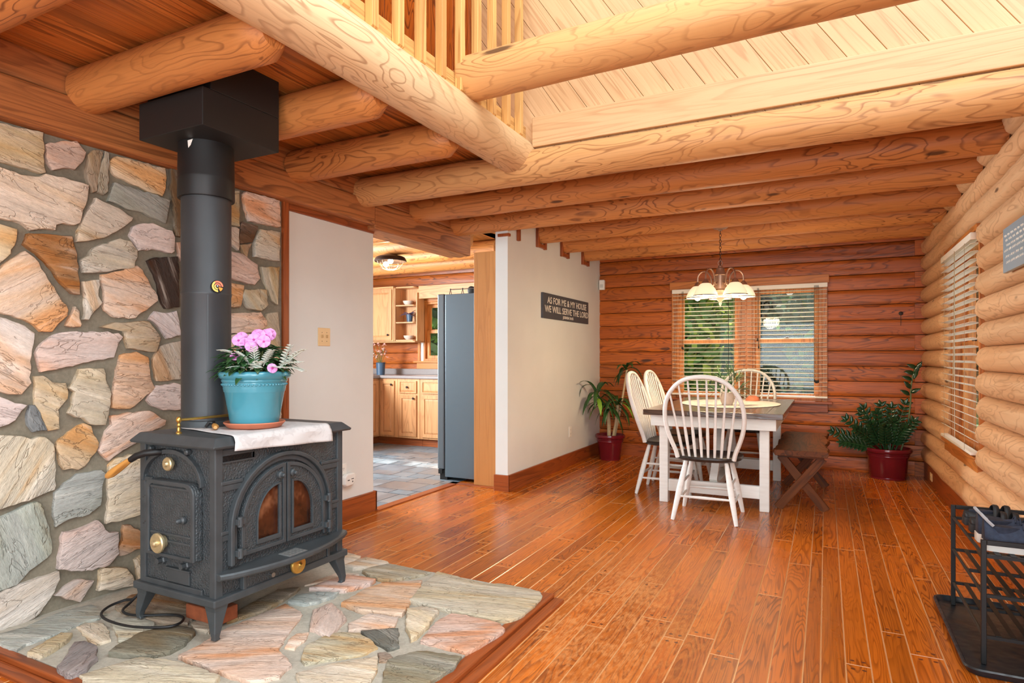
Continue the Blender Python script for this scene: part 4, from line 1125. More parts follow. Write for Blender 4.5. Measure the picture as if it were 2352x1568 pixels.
# parametric cloth: u along the front edge (Y), v from back edge over the front lip
ids = {}
for i in range(nu + 1):
    u = i / nu
    for j in range(nv + 1):
        v = j / nv
        top_len = .30 + .135 * max(0, 1 - u / .12)
        L = v * (top_len + .07 + .025 * u)
        skew = .085 * (1 - v * 1.15)
        y = 1.695 + skew * (1 - u) + (2.225 - 1.695 - .04 * (1 - v)) * u * (1 - .0 * v)
        xe = SX + .018
        if L < top_len: x = xe - (top_len - L) - 0; z = CZt + .0015 * math.sin(9 * u + 6 * v) ** 2
        else:
            q = L - top_len; r_ = .022
            if q < r_ * 1.5: a = q / r_; x = xe + r_ * math.sin(a) ; z = CZt - r_ * (1 - math.cos(a))
            else:
                a = 1.5; q2 = q - r_ * 1.5; x = xe + r_ * math.sin(a) + .004 + .006 * math.sin(u * 13 + .7) * min(1, q2 / .03); z = CZt - r_ * (1 - math.cos(a)) - q2
        ids[i, j] = mb.av((x, y, z), (u, v, 0))
for i in range(nu):
    for j in range(nv): mb.af((ids[i, j], ids[i + 1, j], ids[i + 1, j + 1], ids[i, j + 1]))
cl = mb.build('stove_cloth', M_CLOTH, smooth=True, solid=.002)
tag(cl, 'white damask cloth spread over the stove top and hanging over its front edge', 'cloth')

# flower pot and saucer
FX, FY, FZ = -2.254, 1.935, .846
mb = MB(); mb.lathe([(.0001, 0), (.105, 0), (.112, .004), (.128, .022), (.126, .026), (.120, .024), (.108, .010), (.0001, .009)], (FX, FY, FZ), n=48, cap=False)
tag(mb.build('plant_saucer', M_TERRA, smooth=True), 'round terracotta saucer under the blue flower pot', 'saucer')
fp = thing('flower_pot', (FX, FY, FZ + .010), 'turquoise glazed flower pot of pink impatiens standing on the stove', 'potted flowers')
mb = MB(); z0 = FZ + .0105
mb.lathe([(.0001, 0), (.097, 0), (.100, .006), (.124, .145), (.128, .15), (.127, .156), (.130, .160), (.129, .166), (.131, .170), (.132, .188), (.135, .190), (.137, .196), (.135, .200), (.140, .204), (.150, .212), (.1525, .222), (.150, .231), (.142, .236), (.132, .234), (.126, .226), (.122, .19), (.0001, .19)], (FX, FY, z0), n=64, cap=False)
for i in range(56):
    a = 2 * PI * i / 56; mb.ball((FX + .1315 * math.cos(a), FY + .1315 * math.sin(a), z0 + .179 + .003 * math.sin(i * PI)), .0058, n=6, sz=.9)
mb.build('pot', M_TEAL, fp, smooth=True, ang=50)
mb = MB(); mb.lathe([(.0001, .205), (.125, .203), (.125, .2)], (FX, FY, z0), n=32, cap=False); mb.build('soil', M_SOIL, fp)
rr = random.Random(21); zt = z0 + .215
mb = MB()
for i in range(270):
    a = rr.uniform(0, 2 * PI); r = .125 * math.sqrt(rr.random()); h = rr.uniform(.0, .15) * (1.15 - r / .22)
    if math.hypot(FX + (r + .07) * math.cos(a) - PX, FY + (r + .07) * math.sin(a) - PY) < .135: continue
    el = rr.uniform(-.2, .7); p = (FX + r * math.cos(a), FY + r * math.sin(a), zt + h)
    mb.leaf(p, (math.cos(a) * math.cos(el), math.sin(a) * math.cos(el), math.sin(el)), rr.uniform(.05, .08), rr.uniform(.026, .036), .9, n=5)
mb.build('leaves', M_LEAF, fp, smooth=True, solid=.0006)
mb = MB()
for i in range(26):
    a = rr.uniform(0, 2 * PI); r = rr.uniform(.0, .09); mb.tube([(FX + r * .3 * math.cos(a), FY + r * .3 * math.sin(a), zt - .01), (FX + r * math.cos(a), FY + r * math.sin(a), zt + rr.uniform(.05, .14))], .0022, n=5)
mb.build('stems', M_STEMG, fp)
vr = Vector((cc, ss, 0)); vf = Vector((-ss, cc, 0))
def pflower(px, py, dep, size, tilt=0.):
    d = Vector(ray(px, py)); c = Vector((0, 0, CH)) + d * dep
    nrm = (Vector((0, 0, CH)) - c).normalized() + Vector((rr.uniform(-.4, .4), rr.uniform(-.3, .3), rr.uniform(0, .7) + tilt)); nrm.normalize()
    u = nrm.orthogonal().normalized(); t = nrm.cross(u)
    mb = MB()
    for k in range(5):
        an = 2 * PI * k / 5 + rr.random() * .3
        dr_ = (u * math.cos(an) + t * math.sin(an)) + nrm * .18
        mb.leaf(c, dr_, size, size * 1.35, .1, up=nrm, fold=.1, n=6, tip=2.3)
    mb.ball(c + nrm * .003, .0045, n=8, m=1)
    mb.build('flower', [M_PINK, M_MAG], fp, smooth=True, solid=.0005)
for px, py, dp in ((548, 782, 2.72), (563, 790, 2.66), (583, 780, 2.66), (577, 797, 2.62), (600, 773, 2.70), (612, 770, 2.66), (592, 768, 2.76), (620, 768, 2.72), (540, 820, 2.62), (625, 846, 2.61), (556, 776, 2.78), (606, 784, 2.64)):
    pflower(px, py, dp, .028 if py < 815 else .022)
def frond(mb, p, d, L, w, droop=.3, n=7):
    p = Vector(p); d = Vector(d).normalized(); pts = [p.copy()]; dirs = [d.copy()]; q = p.copy()
    for i in range(n):
        d = (d + Vector((0, 0, -droop / n))).normalized(); q = q + d * (L / n); pts.append(q.copy()); dirs.append(d.copy())
    mb.tube(pts, [.0016] * len(pts), n=5)
    for i in range(1, n + 1):
        s = dirs[i].cross(Vector((0, 0, 1))); s = s.normalized() if s.length > .01 else Vector((1, 0, 0))
        for sg in (-1, 1):
            mb.leaf(pts[i], dirs[i] * .7 + s * sg + Vector((0, 0, .25)), w * (.9 - .5 * abs(i / n - .45)), w * .6, .2, n=4, tip=1.7)
mb = MB()
for px, py, L, ex, ez in ((655, 838, .11, .9, 1.0), (648, 842, .10, .5, 1.3), (640, 842, .11, 1.0, .5), (652, 845, .09, 1.2, .2), (575, 838, .07, -.5, .9), (585, 838, .075, .1, 1.1), (605, 840, .08, .5, 1.0), (563, 845, .06, -.9, .3), (590, 846, .05, .2, .4), (620, 846, .06, .8, .3), (535, 812, .05, -1, .6), (600, 848, .05, -.4, .4), (575, 848, .05, .6, .3)):
    d = Vector(ray(px, py)); c = Vector((0, 0, CH)) + d * 2.63
    frond(mb, c, vr * ex - vf * .35 + Vector((0, 0, ez)), L, .034, .5)
mb.build('silver_fronds', M_SILVER, fp, smooth=True, solid=.0008)

tl = thing('lid_lifter', (-2.33, 1.80, .845), 'short stove lid lifter with wooden knob lying beside the saucer', 'stove tool')
mb = MB(); mb.tube([(-2.30, 1.772, .857), (-2.315, 1.785, .857), (-2.34, 1.80, .858), (-2.37, 1.82, .858)], [.007, .013, .012, .010], n=12); mb.build('wooden_grip', W_DOWEL, tl, smooth=True)
mb = MB(); mb.tube([(-2.37, 1.82, .858), (-2.385, 1.828, .868), (-2.395, 1.815, .868), (-2.40, 1.80, .85)], [.008, .009, .008, .006], n=8); mb.build('iron_shank', M_BLACK, tl, smooth=True)
mb = MB(); mb.box(-2.42, -2.22, 1.72, 1.82, HZ - .004, HZ + .056); tag(mb.build('brick', M_BRICK, bevel=.005), 'single red brick on the hearth under the stove', 'brick')
mb = MB()
pts = [(-2.70, 2.1, .60), (-2.69, 1.95, .40), (-2.70, 1.75, .16), (-2.72, 1.68, HZ + .03), (-2.69, 1.62, HZ + .012), (-2.60, 1.62, HZ + .010), (-2.47, 1.69, HZ + .010), (-2.40, 1.695, HZ + .010), (-2.36, 1.65, HZ + .010), (-2.38, 1.60, HZ + .010), (-2.50, 1.545, HZ + .010), (-2.64, 1.535, HZ + .010), (-2.74, 1.56, HZ + .010), (-2.79, 1.62, HZ + .012), (-2.78, 1.68, HZ + .02), (-2.74, 1.70, HZ + .03), (-2.70, 1.72, .14), (-2.665, 1.80, .30), (-2.65, 1.95, .45)]
def smoothpts(P, n=6):
    P = [Vector(p) for p in P]; out = []
    for i in range(len(P) - 1):
        p0, p1, p2, p3 = P[max(i - 1, 0)], P[i], P[i + 1], P[min(i + 2, len(P) - 1)]
        for k in range(n):
            t = k / n; out.append(.5 * ((2 * p1) + (p2 - p0) * t + (2 * p0 - 5 * p1 + 4 * p2 - p3) * t * t + (3 * p1 - p0 - 3 * p2 + p3) * t ** 3))
    return out + [P[-1]]
mb.tube(smoothpts(pts), .0055, n=8)
tag(mb.build('power_cord', M_BLACKRUB, smooth=True), 'black power cord looped on the hearth beside the stove leg', 'cord')

# ================================================================= WALL FITTINGS
sp = thing('switch_plate', (W1X, 3.19, 1.23), 'almond double light switch plate on the plastered wall', 'light switch')
mb = MB(); mb.box(W1X, W1X + .006, 3.132, 3.246, 1.232, 1.355); mb.build('plate', M_ALMOND, sp, bevel=.003)
for y in (3.168, 3.212):
    mb = MB(); mb.box(W1X + .005, W1X + .016, y - .005, y + .005, 1.288, 1.308); mb.build('toggle', plain('toggle_tan', (196, 160, 110), .4), sp, bevel=.002)
    mb = MB()
    for z in (1.264, 1.323): mb.lathe([(.003, 0), (.002, .0015)], (W1X + .006, y, z), n=8, axis=(1, 0, 0))
    mb.build('screw', M_DARK, sp)
def outlet(name, fn, label, m=M_WHITEPL):
    o = thing(name, fn(0, -.057, 0), label, 'outlet')
    mb = MB(); mb.prism(rect(-.035, .035, -.057, .057), fn, 0, .006); mb.build('plate', m, o, bevel=.002)
    for z in (-.022, .022):
        mb = MB(); mb.prism(arc(0, z, .015, .017, 0, 360, 15)[:-1], fn, .005, .008); s = mb.build('socket', m, o)
        mb = MB(); mb.prism(rect(-.007, -.005, z - .003, z + .007), fn, .008, .0085); mb.prism(rect(.005, .007, z - .003, z + .007), fn, .008, .0085); mb.prism(arc(0, z - .009, .0022, .0022, 0, 360, 8)[:-1], fn, .008, .0085); mb.build('slots', M_DARK, s)
    return o
outlet('wall_outlet', lambda u, v, d: (W1X + d, 3.375 + u, .345 + v), 'white outlet on the plastered wall right of the stove')
al = thing('plug_in_alarm', (W1X + .008, 3.40, .25), 'white plug-in alarm on the outlet right of the stove', 'alarm')
mb = MB(); mb.prism([(-.052, -.03), (-.035, -.048), (.03, -.045), (.055, -.02), (.062, .02), (.05, .042), (-.03, .042), (-.055, .02)], lambda u, v, d: (W1X + d, 3.405 + u, .290 + v), .009, .045); mb.build('case', M_WHITEPL, al, bevel=.01, seg=3)
mb = MB(); mb.prism(rect(-.028, -.008, -.006, .0), lambda u, v, d: (W1X + d, 3.405 + u, .290 + v), .045, .0465); mb.prism(rect(.01, .034, .0, .005), lambda u, v, d: (W1X + d, 3.405 + u, .290 + v), .045, .0465); mb.prism(rect(.018, .026, -.022, -.012), lambda u, v, d: (W1X + d, 3.405 + u, .290 + v), .045, .0465); mb.build('markings', M_DARK, al)
outlet('wall_outlet', lambda u, v, d: (W2X + d, 6.22 + u, .36 + v), 'white outlet low on the plaster partition under the sign')
outlet('wall_outlet', lambda u, v, d: (RX - .035 - d, 6.70 + v * 1.0, .078 + u), 'almond outlet set in the baseboard below the right window', M_ALMOND)
dt = thing('motion_sensor', (-2.40, FARY - .02, 1.97), 'white motion sensor high in the far left corner', 'sensor')
mb = MB(); mb.prism([(-.032, -.06), (.032, -.06), (.034, .05), (.026, .06), (-.026, .06), (-.034, .05)], lambda u, v, d: (-2.405 + u, FARY - .02 - d, 2.03 + v), 0, .045); mb.build('case', M_WHITEPL, dt, bevel=.008)
mb = MB(); mb.prism(rect(-.02, .02, -.035, .005), lambda u, v, d: (-2.405 + u, FARY - .02 - d, 2.03 + v), .044, .048); mb.build('lens', plain('sensor_lens', (206, 204, 196), .3), dt, bevel=.002)
def text_mesh(body, size, fn, name, mat, parent, width=1., ext=.0012, bold=0., align='CENTER'):
    cu = bpy.data.curves.new(name, 'FONT'); cu.body = body; cu.size = size; cu.align_x = align; cu.extrude = ext; cu.offset = bold; cu.resolution_u = 3
    ob = bpy.data.objects.new(name + '_c', cu); COL.objects.link(ob)
    dg = bpy.context.evaluated_depsgraph_get(); me = bpy.data.meshes.new_from_object(ob.evaluated_get(dg))
    bpy.data.objects.remove(ob); o0 = ORIG[parent.name]
    xs = [v.co.x for v in me.vertices]; wscale = width / (max(xs) - min(xs))
    for v in me.vertices:
        p = fn(v.co.x * wscale, v.co.y, v.co.z); v.co = (p[0] - o0.x, p[1] - o0.y, p[2] - o0.z)
    me.materials.clear(); me.materials.append(mat); me.name = name
    o = bpy.data.objects.new(name, me); COL.objects.link(o); o.parent = parent; return o
SZ0, SZ1, SYA, SYB = 1.538, 1.785, 5.46, 6.74
sg_ = thing('wall_sign', (W2X, (SYA + SYB) / 2, SZ0), 'dark grey wall sign with two lines of pale capital lettering on the plaster partition', 'sign')
mb = MB(); mb.box(W2X, W2X + .022, SYA, SYB, SZ0, SZ1); mb.build('board', M_SIGN, sg_, bevel=.003)
for body, z, sz, w in (('AS FOR ME & MY HOUSE', 1.688, .092, 1.10), ('WE WILL SERVE THE LORD', 1.602, .092, 1.22), ('JOSHUA 24:15', 1.557, .038, .30)):
    text_mesh(body, sz, lambda u, v, d, z=z: (W2X + .0225 + d, 6.115 + u, z + v), 'lettering', M_SIGNT, sg_, w, bold=.001)
rs = thing('wall_sign', (.80, 3.55, 1.575), 'blue-grey sign with pale script cut off by the right edge of the photo', 'sign')
mb = MB(); mb.box(.795, .815, 3.28, 3.90, 1.575, 1.795); mb.build('board', M_SIGNB, rs, bevel=.002)
mb = MB(); r2 = random.Random(4)
for k, z in enumerate((1.755, 1.73, 1.705, 1.68, 1.65, 1.62)):
    y = 3.87 - .02 * (k % 3)
    while y > 3.33:
        L = r2.uniform(.03, .08); P = [(.7945, y - L * i / 8, z + .006 * math.sin(i * 2.2 + k)) for i in range(9)]
        mb.tube(P, .0014, n=4); y -= L + .018
mb.build('script', M_SIGNT, rs)

# ================================================================= KITCHEN
fr_ = thing('refrigerator', (-2.95, 5.3, 0), 'grey refrigerator seen from the side in the kitchen opening', 'refrigerator')
mb = MB(); mb.box(-3.205, -2.62, 4.935, 5.80, .03, 1.75); mb.build('cabinet', M_SLATEF, fr_, bevel=.006)
mb = MB(); mb.box(-3.29, -3.218, 4.935, 5.36, .10, 1.755); mb.build('door', M_FRIDGED, fr_, bevel=.01); mb = MB(); mb.box(-3.29, -3.218, 5.37, 5.80, .10, 1.755); mb.build('door', M_FRIDGED, fr_, bevel=.01)
mb = MB(); mb.box(-3.218, -3.205, 4.945, 5.79, .08, 1.745); mb.build('gasket', M_BLACK, fr_)
mb = MB(); mb.box(-3.27, -3.19, 4.95, 5.78, .0, .09); mb.build('kick_grille', M_BLACK, fr_); mb = MB(); mb.box(-3.285, -3.24, 4.94, 5.0, .055, .098); mb.build('hinge', M_BLACK, fr_, bevel=.003)
mb = MB(); mb.tube([(-3.325, 5.34, .5), (-3.325, 5.34, 1.5)], .012, n=10); mb.build('handle', M_STEEL, fr_)
mb = MB(); mb.ax = 'z'; mb.box(-2.835, -2.572, 4.842, 4.915, .008, 2.10); tag(mb.build('cabinet_end_panel', W_PANEL, bevel=.002), 'tall honey wood panel between the refrigerator and the white partition', 'panel')
st_ = thing('wire_stand', (-2.95, 5.0, 1.752), 'thin metal rod on two splayed feet on top of the refrigerator', 'rack')
mb = MB(); mb.tube([(-3.19, 5.0, 1.80), (-2.80, 5.0, 1.80)], .004, n=8); mb.build('rod', M_STEEL, st_)
for x in (-3.185, -3.05):
    mb = MB(); mb.tube([(x - .012, 5.0, 1.755), (x, 5.0, 1.80), (x + .012, 5.0, 1.755)], .004, n=6); mb.ball((x, 5.0, 1.803), .007, n=8); mb.build('foot', M_BLACK, st_)
mb = MB(); mb.lathe([(.0001, 0), (.036, 0), (.040, .005), (.040, .03), (.030, .034), (.0001, .034)], (-3.03, 5.15, 1.798), n=24, axis=(0, -1, 0), cap=False)
tag(mb.build('round_tin', M_BLACK, smooth=True), 'small round black tin standing on top of the refrigerator', 'tin')
KF = 6.64
def rp_door(x0, x1, z0, z1, root, fn, knobpos=None, nm='door', w=.045, mat=None):
    mb = MB(); mb.ax = 'z'; mb.ringprism(rect(x0, x1, z0, z1), rect(x0 + w, x1 - w, z0 + w, z1 - w), fn, 0, .02)
    mb.prism(rect(x0 + w, x1 - w, z0 + w, z1 - w), fn, .002, .008)
    q = w + .022
    if x1 - x0 > 2.4 * q: mb.loft([[fn(u, v, .008) for u, v in rect(x0 + w, x1 - w, z0 + w, z1 - w)], [fn(u, v, .018) for u, v in rect(x0 + q, x1 - q, z0 + q, z1 - q)]])
    d = mb.build(nm, mat or W_CAB, root, bevel=.002)
    if knobpos:
        n_ = Vector(fn(0, 0, 1)) - Vector(fn(0, 0, 0))
        mb = MB(); mb.lathe([(.006, 0), (.006, .012), (.014, .016), (.015, .024), (.010, .03)], fn(knobpos[0], knobpos[1], .02), n=14, axis=n_); mb.build('knob', M_BRONZED, d, smooth=True)
    return d
fK = lambda u, v, d: (u, KF - d, v)
fL = lambda u, v, d: (-5.36 + d, u, v)
fU = lambda u, v, d: (u, 6.93 - d, v)
def slab(mb, fn, u0, u1, v0, v1, d0, d1): mb.prism(rect(u0, u1, v0, v1), fn, d0, d1)
k1 = thing('corner_cabinet', (-5.6, 6.4, 0), 'hickory corner base cabinet at the left end of the kitchen counter', 'cabinet')
mb = MB(); mb.ax = 'z'; mb.box(-5.95, -5.36, 5.3, 7.12, .10, .878); mb.box(-5.36, -5.06, KF, 7.12, .10, .878); mb.build('body', W_CAB, k1, bevel=.002)
rp_door(-5.325, -5.10, .125, .85, k1, fK, (-5.135, .80)); rp_door(6.22, 6.60, .125, .85, k1, fL, (6.26, .80)); rp_door(5.80, 6.18, .125, .85, k1, fL, (6.14, .80))
mb = MB(); mb.box(-5.95, -5.42, 5.3, 7.1, -.006, .10); mb.box(-5.42, -5.06, KF + .06, 7.1, -.006, .10); mb.build('toe_kick', W_TRIM, k1)
k2 = thing('base_cabinet', (-4.88, 6.85, 0), 'narrow hickory base cabinet with one drawer over a door in the kitchen', 'cabinet')
mb = MB(); mb.ax = 'z'; mb.box(-5.058, -4.702, KF, 7.12, .10, .878); mb.build('body', W_CAB, k2, bevel=.002)
rp_door(-5.02, -4.745, .125, .665, k2, fK, (-4.78, .625)); rp_door(-5.02, -4.745, .69, .852, k2, fK, (-4.88, .77), 'drawer', .018)
mb = MB(); mb.box(-5.058, -4.702, KF + .06, 7.1, -.006, .10); mb.build('toe_kick', W_TRIM, k2)
k3 = thing('sink_cabinet', (-4.25, 6.85, 0), 'wide hickory base cabinet partly hidden by the refrigerator', 'cabinet')
mb = MB(); mb.ax = 'z'; mb.box(-4.698, -3.7, KF, 7.12, .10, .878); mb.build('body', W_CAB, k3, bevel=.002)
rp_door(-4.66, -4.24, .125, .665, k3, fK); rp_door(-4.66, -4.24, .69, .852, k3, fK, None, 'false_drawer', .018); rp_door(-4.20, -3.78, .125, .665, k3, fK)
mb = MB(); mb.box(-4.698, -3.7, KF + .06, 7.1, -.006, .10); mb.build('toe_kick', W_TRIM, k3)
ct = thing('countertop', (-4.9, 6.8, .88), 'grey speckled laminate kitchen countertop with backsplash', 'countertop')
mb = MB(); mb.prism([(-5.97, 5.28), (-5.33, 5.28), (-5.33, 6.61), (-3.68, 6.61), (-3.68, 7.13), (-5.97, 7.13)], lambda u, v, d: (u, v, d), .88, .92); mb.build('slab', M_COUNTER, ct, bevel=.008)
mb = MB(); mb.box(-5.97, -3.68, 7.11, 7.155, .92, 1.0); mb.build('backsplash', M_COUNTER, ct, bevel=.004)
uc = thing('wall_cabinet', (-5.65, 7.05, 1.38), 'hickory wall cabinet with raised panel door left of the shelves', 'cabinet')
mb = MB(); mb.ax = 'z'; mb.box(-6.0, -5.345, 6.93, 7.17, 1.385, 2.12); mb.build('body', W_CAB, uc, bevel=.002)
rp_door(-5.90, -5.37, 1.40, 2.10, uc, fU, (-5.42, 1.47)); mb = MB(); mb.ax = 'x'; mb.box(-6.02, -5.33, 6.90, 7.17, 2.12, 2.14); mb.box(-6.0, -5.0, 6.95, 7.17, 1.365, 1.383); mb.build('crown', W_CAB, uc, bevel=.003)
cs_ = thing('corner_shelf', (-5.16, 7.05, 1.385), 'open end shelf unit with rounded shelves beside the kitchen window', 'shelf unit')
mb = MB(); mb.ax = 'z'; mb.box(-5.343, -5.0, 7.145, 7.17, 1.385, 2.12); mb.box(-5.343, -5.325, 6.94, 7.145, 1.385, 2.12); mb.box(-5.018, -5.0, 7.0, 7.145, 1.385, 2.05); mb.build('back_panel', W_CAB, cs_, bevel=.001)
for z in (1.385, 1.63, 1.865, 2.115):
    mb = MB(); mb.ax = 'x'; mb.prism([(-5.324, 6.95)] + arc(-5.06, 7.01, .04, .05, -90, 0, 4) + [(-5.02, 7.144), (-5.324, 7.144)], lambda u, v, d: (u, v, d), z, z + .018); mb.build('shelf', W_CAB, cs_, bevel=.002)
mb = MB(); mb.ax = 'x'; mb.box(-4.998, -3.9, 7.03, 7.06, 1.965, 2.14); mb.box(-4.998, -3.9, 7.06, 7.17, 2.12, 2.14); tag(mb.build('valance_board', W_CAB, bevel=.003), 'plain pale wood valance board above the kitchen window', 'valance')
def bowl(x, y, z, r, label):
    mb = MB(); mb.lathe([(.0001, 0), (r * .5, 0), (r * .85, r * .35), (r, r * .75), (r * .96, r * .75), (r * .8, r * .4), (.0001, r * .12)], (x, y, z), n=24, cap=False)
    tag(mb.build('bowl', M_CERAM, smooth=True), label, 'bowl')
bowl(-5.17, 7.03, 1.8835, .075, 'speckled bowl on the top rounded kitchen shelf'); bowl(-5.16, 7.03, 1.4035, .075, 'pale bowl on the bottom rounded kitchen shelf')
pp = thing('potted_plant', (-5.14, 7.02, 1.649), 'small purple-leaved plant in a dark pot on the middle kitchen shelf', 'plant')
mb = MB(); mb.lathe([(.0001, 0), (.036, 0), (.046, .085), (.05, .088), (.05, .1), (.044, .1), (.04, .09), (.0001, .088)], (-5.14, 7.02, 1.649), n=20, cap=False); mb.build('pot', M_NAVYV, pp, smooth=True)
mb = MB()
for i in range(11):
    a = i * 2 * PI / 11 * 2.3; mb.leaf((-5.14, 7.02, 1.74), (math.cos(a), math.sin(a) * .5 - .2, .35 + .5 * (i % 3) / 2), .15 if i % 2 else .11, .055, .9, n=5)
mb.build('leaves', M_PURPLE, pp, smooth=True, solid=.001)
vs = thing('flower_vase', (-5.45, 6.78, .92), 'blue enamel vase of peach blossoms on the kitchen counter', 'vase')
mb = MB(); mb.lathe([(.0001, 0), (.055, 0), (.062, .16), (.066, .165), (.062, .17), (.055, .165), (.05, .02), (.0001, .02)], (-5.45, 6.78, .9205), n=24, cap=False); mb.build('vessel', M_NAVYV, vs, smooth=True)
mb = MB(); mb2 = MB(); r2 = random.Random(9)
for i in range(26):
    a = r2.uniform(0, 6.28); rr_ = r2.uniform(.02, .15); z = 1.13 + r2.uniform(.02, .22); p = Vector((-5.45 + rr_ * math.cos(a), 6.78 + rr_ * math.sin(a) * .7, z)); mb2.tube([(-5.45, 6.78, 1.05), p], .002, n=4)
    for k in range(5): mb.leaf(p, (r2.uniform(-1, 1), r2.uniform(-1, 1), r2.uniform(-.2, 1)), .032, .026, .2, n=3)
mb.build('blossoms', M_BLOSSOM, vs, smooth=True, solid=.0006); mb2.build('stems', M_STEMG, vs)
# caged ceiling lamp
LX, LY, LZ = -4.16, 5.34, 2.188
cl_ = thing('caged_ceiling_lamp', (LX, LY, LZ - .1), 'caged ceiling lamp with two lit bulbs hanging in the kitchen', 'ceiling lamp')
mb = MB(); mb.lathe([(.07, .064), (.08, .06), (.12, .052), (.155, .036), (.168, .012), (.172, .0), (.166, -.008), (.155, .0), (.12, .018), (.0001, .03)], (LX, LY, LZ), n=36, cap=False); mb.build('shade', M_BRONZED, cl_, smooth=True)
mb = MB()
for k in range(8):
    a = PI * 2 * k / 8; mb.tube([(LX + .14 * math.cos(a), LY + .14 * math.sin(a), LZ), (LX + .128 * math.cos(a), LY + .128 * math.sin(a), LZ - .035), (LX + .085 * math.cos(a), LY + .085 * math.sin(a), LZ - .08), (LX + .03 * math.cos(a), LY + .03 * math.sin(a), LZ - .098), (LX, LY, LZ - .10)], .0018, n=5)
for r_, z in ((.13, -.033), (.088, -.078)): mb.tube([(LX + r_ * math.cos(2 * PI * i / 24), LY + r_ * math.sin(2 * PI * i / 24), LZ + z) for i in range(25)], .0018, n=5)
mb.build('wire_cage', M_BRONZE, cl_)
for dx, dz in ((.0, .0), (-.045, -.035)):
    mb = MB(); mb.ball((LX + dx, LY + dx * .5, LZ + dz), .03, n=14); mb.build('bulb', M_BULB, cl_, smooth=True)
# ================================================================= DINING
TX0, TX1, TY0, TY1, TZ = -1.30, -.275, 4.88, 6.72, .742
tb = thing('dining_table', (-.79, 5.8, 0), 'farmhouse dining table with dark plank top and white base', 'table')
mb = MB(); mb.ax = 'x'; y = TY0
mb.box(TX0, TX1, TY0, TY0 + .095, TZ - .042, TZ); mb.box(TX0, TX1, TY1 - .095, TY1, TZ - .042, TZ)
mb.ax = 'y'; n = 9; w = (TX1 - TX0) / n
for i in range(n): mb.box(TX0 + i * w, TX0 + (i + 1) * w - .0015, TY0 + .0965, TY1 - .0965, TZ - .042, TZ - R.uniform(0, .0015))
mb.build('tabletop', W_TABLE, tb, bevel=.003)
mb = MB(); a = .05
mb.box(TX0 + a, TX1 - a, TY0 + a, TY0 + a + .025, TZ - .13, TZ - .042); mb.box(TX0 + a, TX1 - a, TY1 - a - .025, TY1 - a, TZ - .13, TZ - .042)
mb.box(TX0 + a, TX0 + a + .025, TY0 + a + .025, TY1 - a - .025, TZ - .13, TZ - .042); mb.box(TX1 - a - .025, TX1 - a, TY0 + a + .025, TY1 - a - .025, TZ - .13, TZ - .042)
mb.build('apron', M_WHITE, tb, bevel=.003)
LG = (TY0 + .1, 6.30)
for x in (-1.16, -.41):
    for y in LG:
        mb = MB(); mb.box(x - .034, x + .034, y, y + .07, 0, TZ - .045); mb.build('leg', M_WHITE, tb, bevel=.004)
for y in LG:
    mb = MB(); mb.box(-1.125, -.445, y + .015, y + .055, .09, .185); mb.build('stretcher', M_WHITE, tb, bevel=.003)
mb = MB(); mb.box(-.82, -.75, LG[0] + .056, LG[1] + .014, .12, .18); mb.beam((-.785, LG[0] + .06, .19), (-.785, LG[0] + .5, .66), .06, .04); mb.beam((-.785, LG[1] + .01, .19), (-.785, LG[1] - .43, .66), .06, .04); mb.build('centre_brace', M_WHITE, tb, bevel=.003)

